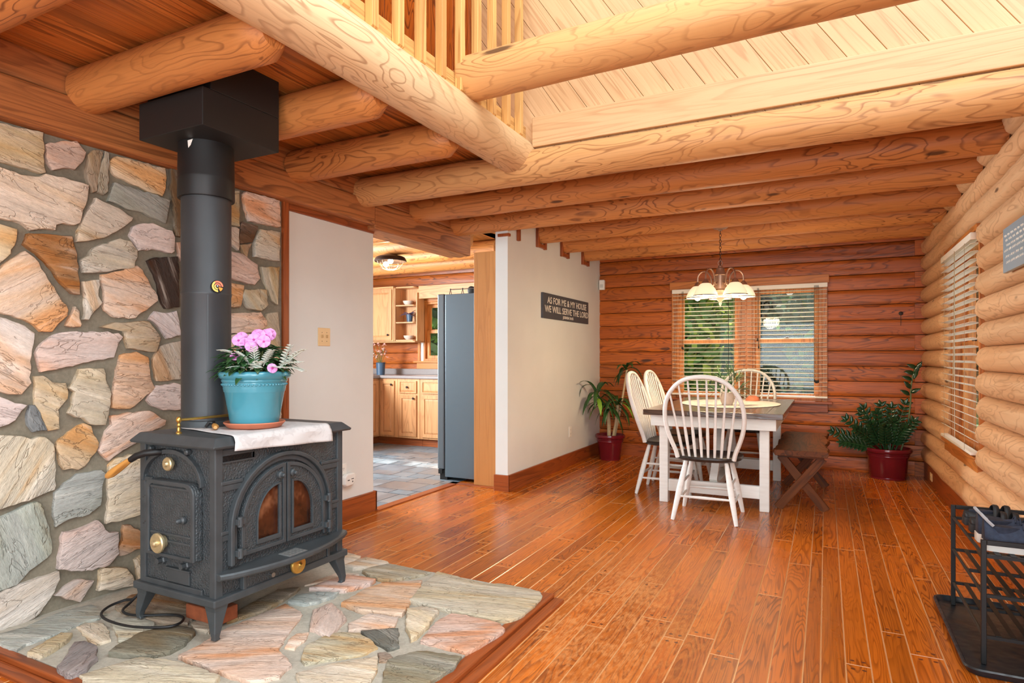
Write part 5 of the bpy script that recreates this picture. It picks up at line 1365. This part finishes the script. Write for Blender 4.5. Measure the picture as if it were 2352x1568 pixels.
def make_chair(label):
    t = thing('windsor_chair', (0, 0, 0), label, 'chair', 'bow-back dining chairs')
    so = []
    for i in range(40):
        a = 2 * PI * i / 40; x, y = math.cos(a), math.sin(a)
        sx = .235 * (abs(x) ** .75) * (1 if x > 0 else -1); sy = (.215 if y > 0 else .205) * (abs(y) ** .62) * (1 if y > 0 else -1)
        so.append((sx * (1 + .06 * y), sy))
    mb = MB(); mb.ax = 'y'
    mb.loft([[(x * .90, y * .90, .415) for x, y in so], [(x, y, .428) for x, y in so], [(x, y, .442) for x, y in so], [(x * .97, y * .97, .450) for x, y in so], [(x * .6, y * .6 - .02, .441) for x, y in so], [(x * .1, y * .1 - .02, .438) for x, y in so]])
    mb.build('seat', W_SEAT, t, smooth=True, ang=60)
    back = lambda z: -.165 - .17 * ((z - .445) / .575) ** 1.1 if z > .445 else -.165
    half = [(.192, .438), (.205, .49), (.232, .56), (.256, .64), (.266, .72), (.262, .80), (.240, .875), (.198, .94), (.142, .988), (.075, 1.013), (0, 1.02)]
    P = [(x, z) for x, z in half] + [(-x, z) for x, z in half[-2::-1]]
    pts = smoothpts([(x, back(z), z) for x, z in P], 4)
    mb = MB(); mb.tube(pts, .0155, n=10, flat=1.2); mb.build('bow', M_WHITEC, t, smooth=True)
    def hoopz(x):
        x = abs(x); hh = sorted([(a, b) for a, b in half if b >= .72]);
        for i in range(len(hh) - 1):
            if hh[i][0] <= x <= hh[i + 1][0]:
                f = (x - hh[i][0]) / (hh[i + 1][0] - hh[i][0] + 1e-9); return hh[i][1] + (hh[i + 1][1] - hh[i][1]) * f
        return .75
    for i in range(8):
        f = (i - 3.5) / 3.5; xb = f * .150; xt = f * .222; zt = hoopz(xt) - .004
        p0 = Vector((xb, -.178 + .02 * f * f, .435)); p1 = Vector((xt, back(zt), zt))
        mb = MB(); mb.tube([p0.lerp(p1, q) for q in (0, .12, .3, .45, .7, 1)], [.0085, .010, .0115, .0095, .0075, .0065], n=8); mb.build('spindle', M_WHITEC, t, smooth=True)
    LP = {}
    for sx in (-1, 1):
        for sy in (-1, 1):
            top = Vector((sx * .135, sy * .135, .43)); ft = Vector((sx * .215, sy * .215 - (.02 if sy < 0 else 0), 0))
            LP[sx, sy] = (top, ft)
            mb = MB(); mb.tube([top.lerp(ft, q) for q in (0, .06, .2, .38, .55, .8, .97, 1)], [.013, .0145, .0175, .0205, .0215, .0175, .0145, .013], n=12); mb.build('leg', M_WHITEC, t, smooth=True)
    at = lambda k, z: LP[k][0].lerp(LP[k][1], (.43 - z) / .43)
    for a_, b_, z in (((-1, -1), (1, -1), .165), ((-1, 1), (1, 1), .165), ((-1, -1), (-1, 1), .255), ((1, -1), (1, 1), .255), ((-1, -1), (-1, 1), .135), ((1, -1), (1, 1), .135)):
        p, q = at(a_, z), at(b_, z); mb = MB(); mb.tube([p, p.lerp(q, .25), p.lerp(q, .5), p.lerp(q, .75), q], [.007, .0095, .0115, .0095, .007], n=8); mb.build('stretcher', M_WHITEC, t, smooth=True)
    return t
ch = make_chair('white bow-back chair at the near end of the table, its back to the camera')
ch.location = (-.765, 4.70, 0); ch.rotation_euler = (0, 0, .02)
dup(ch, (-1.21, 5.40, 0), -PI / 2 + .03, 'white bow-back chair on the left of the table, nearer the camera', 'bow-back dining chairs')
dup(ch, (-1.21, 6.00, 0), -PI / 2 - .02, 'white bow-back chair on the left of the table, nearer the far wall', 'bow-back dining chairs')
dup(ch, (-.735, 6.68, 0), PI, 'white bow-back chair at the far end of the table, in front of the window', 'bow-back dining chairs')
bn = thing('bench', (-.165, 5.68, 0), 'dark live-edge wooden bench on crossed legs right of the table', 'bench')
mb = MB(); mb.ax = 'y'; secs = []; r2 = random.Random(8); N = 34
for i in range(N + 1):
    y = 5.02 + (6.32 - 5.02) * i / N; a = -.345 + r2.uniform(-.008, .008) - .01 * math.sin(i * .5); b_ = .015 + r2.uniform(-.012, .008) + .012 * math.sin(i * .43)
    secs.append([(a + .012, y, .425), (a, y, .445), (a + .006, y, .468), (b_ - .008, y, .468), (b_, y, .45), (b_ - .014, y, .425)])
mb.loft(secs); mb.build('seat', W_BENCH, bn, bevel=.003)
for y in (5.17, 6.14):
    mb = MB(); mb.beam((-.33, y, .005), (-.02, y, .40), .062, .036, up=(0, 1, 0)); mb.build('leg', W_BENCH, bn, bevel=.002)
    mb = MB(); mb.beam((.0, y + .042, .005), (-.31, y + .042, .40), .062, .036, up=(0, 1, 0)); mb.build('leg', W_BENCH, bn, bevel=.002)
    mb = MB(); mb.box(-.33, -.01, y - .03, y + .08, .398, .426); mb.build('cleat', W_BENCH, bn, bevel=.002)
# runner and centrepiece
mb = MB(); n = 36; out = []
for i in range(n):
    a = 2 * PI * i / n; out.append((-.77 + .42 * math.copysign(abs(math.cos(a)) ** 1.5, math.cos(a)), 5.86 + .58 * math.copysign(abs(math.sin(a)) ** .9, math.sin(a))))
mb.prism(out, lambda u, v, d: (u, v, d), TZ + .0005, TZ + .004)
tag(mb.build('table_runner', M_RUN), 'cream pointed table runner lying across the dining table', 'table runner')
vz = thing('plant_vase', (-.76, 5.62, TZ + .0045), 'small pale pot of spiky green palm leaves in the middle of the dining table', 'plant')
mb = MB(); mb.lathe([(.0001, 0), (.042, 0), (.055, .03), (.058, .07), (.048, .10), (.05, .108), (.045, .108), (.04, .09), (.0001, .09)], (-.76, 5.62, TZ + .0045), n=24, cap=False); mb.build('pot', M_CERAM, vz, smooth=True)
mb = MB(); r2 = random.Random(31); base = Vector((-.76, 5.62, TZ + .10))
for k, (dx, dz, L) in enumerate(((-.05, 1, .32), (.55, .75, .27), (-.7, .55, .24), (.9, .35, .22), (-.95, .25, .22), (.25, .9, .24), (-.35, .8, .22), (.7, .2, .18))):
    d = (vr * dx + vf * r2.uniform(-.5, .4) + Vector((0, 0, dz))).normalized(); tipb = base + d * L * .55
    mb.tube([base, tipb], .002, n=4)
    for i in range(14):
        an = r2.uniform(0, 6.28); o = d.orthogonal().normalized(); p = d.cross(o)
        dd = d * .75 + (o * math.cos(an) + p * math.sin(an)) * r2.uniform(.3, .8)
        mb.leaf(tipb + d * r2.uniform(-.03, .03), dd, r2.uniform(.07, .13), .011, .35, n=3, tip=1.4)
mb.build('leaves', M_PALM, vz, smooth=True, solid=.0008)
mb = MB(); mb.lathe([(.0001, .05), (.03, .046), (.055, .03), (.065, .006), (.066, 0), (.0001, 0)], (-.62, 6.28, TZ + .0045), n=24, cap=False)
tag(mb.build('terracotta_dish', M_TERRA, smooth=True), 'small upturned terracotta dish on the table runner near the window', 'dish')

# ================================================================= CHANDELIER
HX, HY = -.815, 5.6
cd = thing('chandelier', (HX, HY, 1.60), 'five-arm bronze chandelier with lit frosted bell shades over the table', 'chandelier')
mb = MB(); mb.lathe([(.0001, 2.252), (.015, 2.25), (.02, 2.258), (.055, 2.268), (.072, 2.285), (.066, 2.30), (.0001, 2.30)], (HX, HY, 0), n=32, cap=False); mb.build('canopy', M_BRONZE, cd, smooth=True)
mb = MB(); z = 2.25; k = 0
while z > 1.985:
    P = [];
    for i in range(13):
        a = 2 * PI * i / 12; u, v = .008 * math.cos(a), .017 * math.sin(a)
        P.append((HX + (u if k % 2 else 0), HY + (0 if k % 2 else u), z - .015 + v))
    mb.tube(P, .0022, n=5); z -= .026; k += 1
mb.build('chain', M_BRONZED, cd)
mb = MB(); mb.tube([(HX + .018 * math.cos(2 * PI * i / 16), HY, 1.97 + .022 * math.sin(2 * PI * i / 16)) for i in range(17)], .0035, n=6)
mb.lathe([(.004, 1.955), (.018, 1.945), (.02, 1.93), (.033, 1.925), (.034, 1.918), (.036, 1.90), (.048, 1.875), (.050, 1.868), (.044, 1.862), (.043, 1.745), (.05, 1.735), (.046, 1.72), (.03, 1.708), (.034, 1.69), (.03, 1.672), (.036, 1.66), (.016, 1.642), (.008, 1.63), (.012, 1.622), (.004, 1.60)], (HX, HY, 0), n=28); mb.build('column', M_BRONZE, cd, smooth=True)
for k in range(5):
    a = math.radians(-81.7 + 36) + 2 * PI * k / 5; dx, dy = math.cos(a), math.sin(a)
    p = lambda r, z: (HX + dx * r, HY + dy * r, z)
    mb = MB(); mb.tube(smoothpts([p(.045, 1.80), p(.062, 1.785), p(.075, 1.80), p(.085, 1.86), p(.12, 1.905), p(.165, 1.905), p(.195, 1.87), p(.20, 1.81)], 5), .0068, n=8)
    mb.tube(smoothpts([p(.062, 1.788), p(.085, 1.775), p(.095, 1.795), p(.08, 1.805), p(.075, 1.79)], 4), .004, n=6); arm = mb.build('arm', M_BRONZE, cd, smooth=True)
    mb = MB(); mb.lathe([(.008, .105), (.014, .10), (.03, .075), (.034, .068), (.032, .062)], p(.20, 1.715), n=20); mb.build('socket_cap', M_BRONZE, arm, smooth=True)
    sh_ = MB(); sh_.lathe([(.030, .068), (.045, .06), (.062, .042), (.078, .018), (.092, -.012), (.100, -.035), (.097, -.035), (.074, .018), (.058, .04), (.030, .062)], p(.20, 1.715), n=32, cap=False); s = sh_.build('glass_shade', M_SHADE, cd, smooth=True)
    mb = MB(); mb.lathe([(.1005, -.033), (.1025, -.036), (.1005, -.040), (.097, -.037), (.1005, -.033)], p(.20, 1.715), n=32, cap=False); mb.build('shade_rim', M_BRONZED, s, smooth=True)
    mb = MB(); mb.ball(p(.20, 1.685), .028, n=14, sz=1.1); mb.build('bulb', M_BULB, cd, smooth=True)
    li = bpy.data.lights.new('chandelier_light', 'POINT'); li.energy = 6.; li.color = (1, .82, .56); li.shadow_soft_size = .09
    lo = bpy.data.objects.new('chandelier_light', li); COL.objects.link(lo); lo.location = p(.20, 1.635)
li = bpy.data.lights.new('caged_lamp_light', 'POINT'); li.energy = 22; li.color = (1, .8, .52); li.shadow_soft_size = .04
lo = bpy.data.objects.new('caged_lamp_light', li); COL.objects.link(lo); lo.location = (LX + .01, LY, LZ - .06)

# ================================================================= BIG POT PLANTS
def planter(root, x, y, rb, rt, h, z=0.):
    mb = MB(); s = rt
    mb.lathe([(.0001, 0), (rb, 0), (rb * 1.03, .008), (rb * 1.02, .018), (rb * 1.05, .022), (rb + (rt * .86 - rb) * .7, h * .66), (rt * .86, h * .72), (rt * .88, h * .74), (rt * .87, h * .77), (rt * .90, h * .79), (rt * .9, h * .84), (rt * .96, h * .86), (rt, h * .92), (rt * .98, h * .985), (rt * .92, h), (rt * .86, h * .97), (rt * .84, h * .86), (.0001, h * .86)], (x, y, z), n=48, cap=False)
    mb.build('pot', M_MAROON, root, smooth=True, ang=50)
    mb = MB(); mb.lathe([(.0001, h * .875), (rt * .84, h * .87)], (x, y, z), n=32, cap=False); mb.build('soil', M_SOIL, root)
QX, QY = -2.19, 6.80
p1 = thing('dracaena_plant', (QX, QY, 0), 'drooping dracaena on pale canes in a maroon pot in the far left corner', 'potted plant')
planter(p1, QX, QY, .115, .172, .285)
mb = MB(); cn = [((-.01, -.01), (-.03, -.02), .60, .022), ((.03, .01), (.09, .0), .62, .018), ((.04, .03), (.19, .02), 1.02, .012)]
for (a, b_), (c, d), h, r_ in cn:
    mb.tube(smoothpts([(QX + a, QY + b_, .24), (QX + (a + c) / 2 + .01, QY + (b_ + d) / 2, .24 + (h - .24) * .5), (QX + c, QY + d, h)], 5), [r_] * 11, n=10)
mb.build('canes', M_CANE, p1, smooth=True)
mb = MB(); r2 = random.Random(12)
for (cx, cy, cz, n, L0, el0) in ((QX - .03, QY - .02, .60, 15, .34, .5), (QX + .09, QY, .62, 13, .34, .5), (QX + .19, QY + .02, 1.0, 13, .27, .6), (QX - .11, QY - .13, .74, 12, .36, .6)):
    for i in range(n):
        a = 2 * PI * i / n * 2.4 + r2.uniform(-.2, .2); el = r2.uniform(.0, 1.15)
        d = (math.cos(a) * math.cos(el), math.sin(a) * math.cos(el) * .65 - .12, math.sin(el))
        p = Vector((cx, cy, cz + r2.uniform(-.05, .05))); L = L0 * r2.uniform(.75, 1.15)
        reachy = p.y + d[1] * L * .7
        if reachy > FARY - .06: d = (d[0], -abs(d[1]) * .5, d[2])
        if p.x + d[0] * L * .75 < W2X + .03: d = (-abs(d[0]) * .25, d[1] - .4, d[2] + .3)
        mb.leaf(p, d, L, .05, r2.uniform(2.0, 3.2), n=9, fold=.2, tip=1.1, m=1 if r2.random() < .08 else 0)
mb.tube([(QX - .03, QY - .02, .58), (QX - .11, QY - .13, .74)], .012, n=8)
mb.v = [(max(v[0], W2X + .012 + .004 * math.sin(v[2] * 40)), min(v[1], FARY - .035), v[2]) for v in mb.v]
mb.build('leaves', [M_LEAFD, M_LEAFY], p1, smooth=True, solid=.001)
ZX, ZY = .53, 6.95
p2 = thing('zz_plant', (ZX, ZY, 0), 'glossy zz plant in a maroon pot in the far right corner', 'potted plant')
planter(p2, ZX, ZY, .15, .205, .292)
r2 = random.Random(17); k = 0
sp_ = [(-.62, .45, .42, .2), (-.5, .75, .42, .1), (-.3, .95, .45, .0), (-.12, 1., .38, -.2), (.02, 1., .42, .1), (.16, 1., .47, .1), (-.4, .6, .36, -.5), (-.2, .8, .34, -.6), (.1, .9, .34, -.5), (-.55, .3, .34, -.3), (.3, .9, .34, -.1), (-.05, .85, .33, -.8), (-.75, .5, .3, .1), (.22, .8, .3, -.5), (-.28, .7, .4, .25), (-.1, .95, .44, .3)]
for dx, dz, L, dy in sp_:
    mbS = MB(); mbL = MB()
    d = Vector((dx, dy * .6 - .05, dz)).normalized(); p = Vector((ZX + dx * .12 + r2.uniform(-.03, .03), ZY + dy * .08 - .02, .25)); P = [p.copy()]; n = 9
    for i in range(n):
        d = (d + Vector((dx * .05, 0, -.035))).normalized(); p = p + d * (L / n); P.append(p.copy())
        if i >= 2:
            s = d.cross(Vector((0, -1, .3))).normalized()
            for sg in (-1, 1):
                if p.y < FARY - .06: mbL.leaf(p, d * .8 + s * sg * .9 + Vector((0, -.15, .1)), .085 * (1.1 - .3 * i / n), .036, .3, n=5, fold=.15, up=(0, -1, .4))
    mbL.leaf(p, d, .07, .034, .2, n=5, up=(0, -1, .4))
    mbS.tube(P, [.007 - .0005 * i for i in range(len(P))], n=6); st = mbS.build('stalk', M_LEAF, p2, smooth=True); mbL.build('leaflets', M_LEAFZ, st, smooth=True, solid=.001)
mbS = MB(); P = smoothpts([(ZX + .10, ZY - .02, .25), (ZX + .15, ZY - .03, .45), (ZX + .18, ZY - .03, .70), (ZX + .185, ZY - .03, .86), (ZX + .20, ZY - .03, .98), (ZX + .22, ZY - .04, 1.05)], 4); mbS.tube(P, .007, n=6); st = mbS.build('tall_stalk', M_STEMG, p2, smooth=True)
mbL = MB()
for p, d in (((.21, .80), (-.6, .5)), ((.218, .86), (-.5, .8)), ((.218, .82), (.5, .4)), ((.23, .94), (-.8, .5)), ((.25, 1.0), (-.9, .4)), ((.25, 1.0), (.3, .9)), ((.265, 1.05), (.5, .8)), ((.265, 1.05), (-.7, .5)), ((.265, 1.04), (-.2, -.7))):
    mbL.leaf((ZX + p[0] - .035, ZY - .035, p[1]), (d[0], -.15, d[1]), .095, .042, .3, n=5, up=(0, -1, .4))
mbL.v = [(min(v[0], .80), min(v[1], FARY - .03), v[2]) for v in mbL.v]
mbL.build('leaflets', M_LEAFZ, st, smooth=True, solid=.001)

# ================================================================= SHOE RACK
ry0, ry1, rx0, rx1 = 2.86, 3.48, .525, .80
mb = MB(); ol = arc(.50, 2.80, .05, .05, 180, 270, 5) + arc(.79, 2.80, .035, .05, 270, 360, 5) + arc(.79, 3.50, .035, .05, 0, 90, 5) + arc(.50, 3.50, .05, .05, 90, 180, 5)
sc_ = lambda P, f: [(.637 + (x - .637) * (1 - f / .19), 3.15 + (y - 3.15) * (1 - f / .40)) for x, y in P]
mb.loft([[(x, y, .001) for x, y in sc_(ol, .012)], [(x, y, .024) for x, y in ol], [(x, y, .030) for x, y in sc_(ol, .003)], [(x, y, .030) for x, y in sc_(ol, .010)], [(x, y, .010) for x, y in sc_(ol, .02)], [(x, y, .0095) for x, y in sc_(ol, .1)]])
tag(mb.build('boot_tray', plain('black_tray', (30, 36, 42), .35, bump=.7, bscale=9., bd=.02), smooth=True), 'black moulded plastic boot tray under the shoe rack', 'tray')
rk = thing('shoe_rack', ((rx0 + rx1) / 2, 3.17, .0105), 'black metal three-tier shoe rack standing on a tray by the log wall', 'shoe rack')
zr = .0105
for y in (ry0, ry1):
    mb = MB(); q = .0085
    mb.box(rx0 - q, rx0 + q, y - q, y + q, zr, .472); mb.box(rx1 - q, rx1 + q, y - q, y + q, zr, .472); mb.box(rx0 + q, rx1 - q, y - q, y + q, .455, .472); mb.build('end_frame', M_BLACK, rk, bevel=.002)
for z in (.115, .268, .415):
    mb = MB(); mb.tube([(rx0, ry0, z), (rx0, ry1, z)], .0065, n=8); mb.tube([(rx1, ry0, z), (rx1, ry1, z)], .0065, n=8)
    for y in (ry0, ry0 + (ry1 - ry0) * .5, ry1): mb.box(rx0, rx1, y - .006, y + .006, z - .008, z + .004)
    for i in range(5):
        x = rx0 + (rx1 - rx0) * (i + 1) / 6; mb.box(x - .009, x + .009, ry0, ry1, z + .0035, z + .006)
    mb.build('shelf', M_BLACK, rk)
def shoe(x, y, z, L, W, rz, label, group=None, kind='sneaker'):
    t = thing('sneaker' if kind == 'sneaker' else 'slip_on_shoe', (x, y, z), label, 'shoe', group)
    C, S = math.cos(rz), math.sin(rz)
    def T(u, v, w): return (x + u * C - v * S, y + u * S + v * C, z + w)
    def halfw(t_): return W / 2 * (.62 + .38 * math.sin(PI * min(1, t_ * .95 + .12)) if t_ < .72 else (1.0 - ((t_ - .72) / .28) ** 2.4 * .75)) * (1 if t_ > .06 else .75 + .25 * t_ / .06)
    N = 18
    mb = MB(); secs = []
    for i in range(N + 1):
        t_ = i / N; u = t_ * L; hw = halfw(t_) * 1.04; toe = .018 * max(0, (t_ - .7) / .3) ** 2; th = .034 - .010 * t_
        secs.append([T(u, v, w) for v, w in ((-hw * .92, toe), (hw * .92, toe), (hw, toe + th * .5), (hw * .96, toe + th), (-hw * .96, toe + th), (-hw, toe + th * .5))])
    mb.loft(secs); mb.build('sole', M_SOLE if kind == 'sneaker' else M_BLKSHOE, t, smooth=True, ang=60)
    mb = MB(); secs = []
    for i in range(N + 1):
        t_ = i / N; u = .004 + t_ * (L - .008); hw = halfw(t_) * .94; b0 = .030 - .010 * t_ + .018 * max(0, (t_ - .7) / .3) ** 2
        if kind == 'sneaker': h = .118 - .042 * t_ / .18 if t_ < .18 else (.076 + .02 * math.sin(PI * min(1, (t_ - .18) / .6)) if t_ < .5 else .096 - .058 * ((t_ - .5) / .5) ** .8)
        else: h = .06 if t_ < .4 else .066 - .03 * ((t_ - .4) / .6)
        h = max(h, b0 + .018)
        op = 0 if (t_ < .05 or t_ > .52) else 1
        row = []
        for k in range(11):
            a = PI * k / 10; v = -hw * math.cos(a) * (1 - .42 * math.sin(a) ** 2 * min(1, max(0, (h - .04) / .03))); w = b0 + (h - b0) * math.sin(a) ** .9
            row.append(T(u, v, w))
        secs.append(row)
    mb.loft(secs, closed=False); up_ = mb.build('upper', M_NAVY if kind == 'sneaker' else M_BLKSHOE, t, smooth=True, ang=70, solid=.003)
    mb = MB(); mb.prism([(u, v) for u, v in [(L * .27 + L * .2 * math.cos(2 * PI * i / 18), halfw(.27) * .56 * math.sin(2 * PI * i / 18)) for i in range(18)]], lambda u, v, d: T(u, v, d), .06 if kind == 'sneaker' else .05, .0905 if kind == 'sneaker' else .0665); mb.build('lining', M_SHOEIN, t, bevel=.004)
    if kind == 'sneaker':
        mb = MB(); mb.tube(smoothpts([T(.030, -.018, .092), T(.012, -.017, .110), T(-.001, -.010, .126), T(-.004, 0, .130), T(-.001, .010, .126), T(.012, .017, .110), T(.030, .018, .092)], 4), .006, n=6); mb.build('heel_collar', plain('grey_collar', (170, 172, 176), .8) if 'grey_collar' not in bpy.data.materials else bpy.data.materials['grey_collar'], t, smooth=True)
        mb = MB()
        for i in range(5):
            f = .46 + .06 * i; mb.tube(smoothpts([T(f * L, -halfw(f) * .5, .088 - .06 * (f - .46)), T(f * L + .004, 0, .107 - .08 * (f - .46)), T(f * L, halfw(f) * .5, .088 - .06 * (f - .46))], 3), .0028, n=5)
        mb.build('laces', M_NAVY, t, smooth=True)
    else:
        mb = MB()
        for f in (.42, .58):
            mb.tube(smoothpts([T(f * L, -halfw(f) * .98, .03), T(f * L + .005, -halfw(f) * .6, .074), T(f * L + .008, 0, .09), T(f * L + .005, halfw(f) * .6, .074), T(f * L, halfw(f) * .98, .03)], 4), .011, n=6, flat=.4)
        mb.build('straps', M_BLKSHOE, t, smooth=True)
    return t
ZS = .4225
shoe(.535, 2.935, ZS, .262, .092, .04, 'navy knit sneaker with white sole on the rack top, nearer the camera', 'navy sneakers on the rack')
shoe(.535, 3.045, ZS, .262, .092, .05, 'navy knit sneaker with white sole on the rack top, behind its pair', 'navy sneakers on the rack')
shoe(.54, 3.20, ZS, .25, .088, .0, 'black strapped slip-on shoe right behind the sneakers on the rack top', 'black slip-on shoes on the rack', 'slip')
shoe(.54, 3.33, ZS, .25, .088, .06, 'black strapped slip-on shoe at the far end of the rack top', 'black slip-on shoes on the rack', 'slip')

# ================================================================= OUTDOORS
mb = MB(); mb.box(-30, 30, 7.4, 50, -.9, -.6); struct(mb.build('ground_outside', M_GRASS))
mb = MB()
for row in range(2):
    secs = []
    for i in range(41):
        f = i / 40
        if row == 0: x, y = -45 + 75 * f, 33 + 1.5 * math.sin(i * .7)
        else: x, y = 16 + 1.5 * math.sin(i * .6), 33 - 45 * f
        h = 8.5 + 1.3 * math.sin(i * 1.1) + .8 * math.sin(i * 2.7)
        ox, oy = (0, 1) if row == 0 else (1, 0)
        secs.append([(x, y, -.9), (x + ox * 1.5, y + oy * 1.5, h * .5), (x + ox * 4, y + oy * 4, h * .85), (x + ox * 9, y + oy * 9, h), (x + ox * 12, y + oy * 12, -.9)])
    mb.loft(secs)
struct(mb.build('ground_wooded_hill', plain('wooded_hill', (86, 104, 92), .9, noise=.45, nscale=.9, bump=1., bscale=1.6, bd=.6), smooth=True))
def tree(x, y, h, r_, n, mats, label, seed, zc=None, cat='tree', s=.12):
    S = s
    rr = random.Random(seed)
    t = thing('garden_tree', (x, y, -.6), label, cat)
    mb = MB(); mb.tube([(x, y, -.6), (x + .1, y, h * .4), (x - .1, y + .1, h * .8)], [.16, .12, .05], n=8); mb.build('trunk', M_BARK, t, smooth=True)
    mb = MB(); rz = h * .56
    for i in range(n):
        a = rr.uniform(0, 2 * PI); e = math.asin(rr.uniform(-1, 1)); q = rr.uniform(.25, 1) ** .6 * (1 + .12 * math.sin(3 * a + seed) + .1 * math.sin(5 * e + 2 * a))
        p = Vector((x + q * r_ * 1.15 * math.cos(a) * math.cos(e), y + q * r_ * 1.15 * math.sin(a) * math.cos(e), h * .48 + q * rz * math.sin(e)))
        if p.z < -.5: continue
        mb.piece(); s = rr.uniform(.6, 1.3) * S; u = Vector((rr.uniform(-1, 1), rr.uniform(-1, 1), rr.uniform(-1, 1))).normalized(); v = u.orthogonal().normalized()
        b = [mb.av(p + u * s * .9), mb.av(p + v * s * .45), mb.av(p - u * s * .9), mb.av(p - v * s * .45)]; mb.af(b, 0 if rr.random() < .75 else 1)
    mb.build('crown', mats, t)
tree(-2.75, 13, 4.6, 1.15, 3600, [M_TREE1, M_TREE2], 'sunlit yellow-green tree beyond left half of the dining window', 1, s=.16)
tree(.35, 13.2, 5, 1.15, 3600, [M_TREE3, M_TREE1], 'dark leafy tree beyond right half of the dining window', 2, s=.16)
tree(-3.5, 18.5, 7, 1.5, 4200, [M_TREE3, M_TREE1], 'tall dark tree in the second row beyond left half of the dining window', 3, s=.24)
tree(.75, 18.5, 7, 1.6, 4400, [M_TREE3, M_TREE3], 'tall dark tree in the second row beyond right half of the dining window', 4, s=.24)
tree(-2.2, 26, 9, 3.3, 5200, [M_TREE3, M_TREE3], 'dense tree furthest back in the middle beyond the dining window', 5, s=.42)
tree(5.8, 26, 9, 3.0, 3600, [M_TREE3, M_TREE1], 'dense tree furthest back on the right beyond the dining window', 6, s=.42)
tree(-9.0, 12.5, 5, 1.7, 3600, [M_TREE1, M_TREE3], 'green tree beyond the kitchen window', 7, s=.18)
tree(-12.5, 19, 8, 3., 3600, [M_TREE1, M_TREE2], 'second green tree further off beyond the kitchen window', 8, s=.36)
for i, (x, y) in enumerate(((3.6, 8.6), (5.0, 5.6))):
    tree(x, y, 3.2, 1.2, 1500, [M_TREE3, M_TREE1], ['leafy bush outside the right log wall window, toward the far corner', 'leafy bush outside the right log wall window'][i], 20 + i, None, 'bush')
mb = MB(); mb.lathe([(.0001, 0), (.30, 0), (.10, .75), (.09, .8), (.15, .9), (.17, 1.02), (.12, 1.15), (.0001, 1.2)], (-2.45, 10.6, -.6), n=20, cap=False)
tag(mb.build('garden_ornament', M_WHITEPL, smooth=True), 'white rounded garden ornament on the lawn beyond the left window', 'ornament')

# ================================================================= LIGHT AND CAMERA
w = bpy.data.worlds.new('daylight'); sc.world = w; w.use_nodes = True
bg = w.node_tree.nodes['Background']; bg.inputs[0].default_value = (.84, .94, 1.0, 1); bg.inputs[1].default_value = 1.0
su = bpy.data.lights.new('sun', 'SUN'); su.energy = 6.; su.angle = math.radians(.8); su.color = (1, .93, .82)
so_ = bpy.data.objects.new('sun', su); COL.objects.link(so_)
so_.rotation_euler = Vector((.10, -1., -.98)).to_track_quat('-Z', 'Y').to_euler()
def area(name, loc, to, sx, sy, e, col=(1, .97, .93)):
    l = bpy.data.lights.new(name, 'AREA'); l.shape = 'RECTANGLE'; l.size = sx; l.size_y = sy; l.energy = e; l.color = col
    o = bpy.data.objects.new(name, l); COL.objects.link(o); o.location = loc
    o.rotation_euler = (Vector(to) - Vector(loc)).to_track_quat('-Z', 'Y').to_euler(); return o
area('added_rear_fill', (-.6, -3.1, 1.2), (-1.0, 1.5, .1), 3.0, 1.7, 52, (.82, .93, 1))  # added fill across the opening behind the camera; windows there are only assumed
area('added_upper_rear_fill', (0.2, -2.9, 4.2), (-.6, 3.5, 1.2), 2.8, 1.8, 30, (.82, .93, 1))  # added fill in front of the solid upper rear wall; no gable window
area('added_side_fill', (.74, -.4, 1.1), (-3, .9, .5), 2.0, 1.9, 80, (.82, .93, 1))  # added fill in front of the solid right log wall, no door there
area('assumed_skylight_fill', (1.6, 1.0, 4.9), (-1.6, 2.0, 1.6), 1.6, 2.2, 82, (.86, .95, 1))  # assumed skylight at the upper right, added for light; no window is built
area('added_kitchen_fill', (-6.1, 4.4, 1.6), (-3.6, 5.6, 1.0), 1.6, 1.0, 240, (.85, .95, 1))  # added fill to brighten the kitchen; the left wall has no window
cam = bpy.data.cameras.new('camera'); co = bpy.data.objects.new('camera', cam); COL.objects.link(co); sc.camera = co
cam.sensor_fit = 'HORIZONTAL'; cam.sensor_width = 36.; cam.lens = 36. * CF / 2352.
cam.shift_x = 0.; cam.shift_y = (CHY - 784.) / 2352.
cam.clip_start = .05; cam.clip_end = 200
co.location = (0, 0, CH); co.rotation_euler = (PI / 2, 0, YAW)
vs_ = sc.view_settings; sc.display_settings.display_device = 'sRGB'
vs_.view_transform = 'Standard'; vs_.look = 'None'; vs_.gamma = 1; vs_.use_curve_mapping = False; vs_.exposure = 0.86
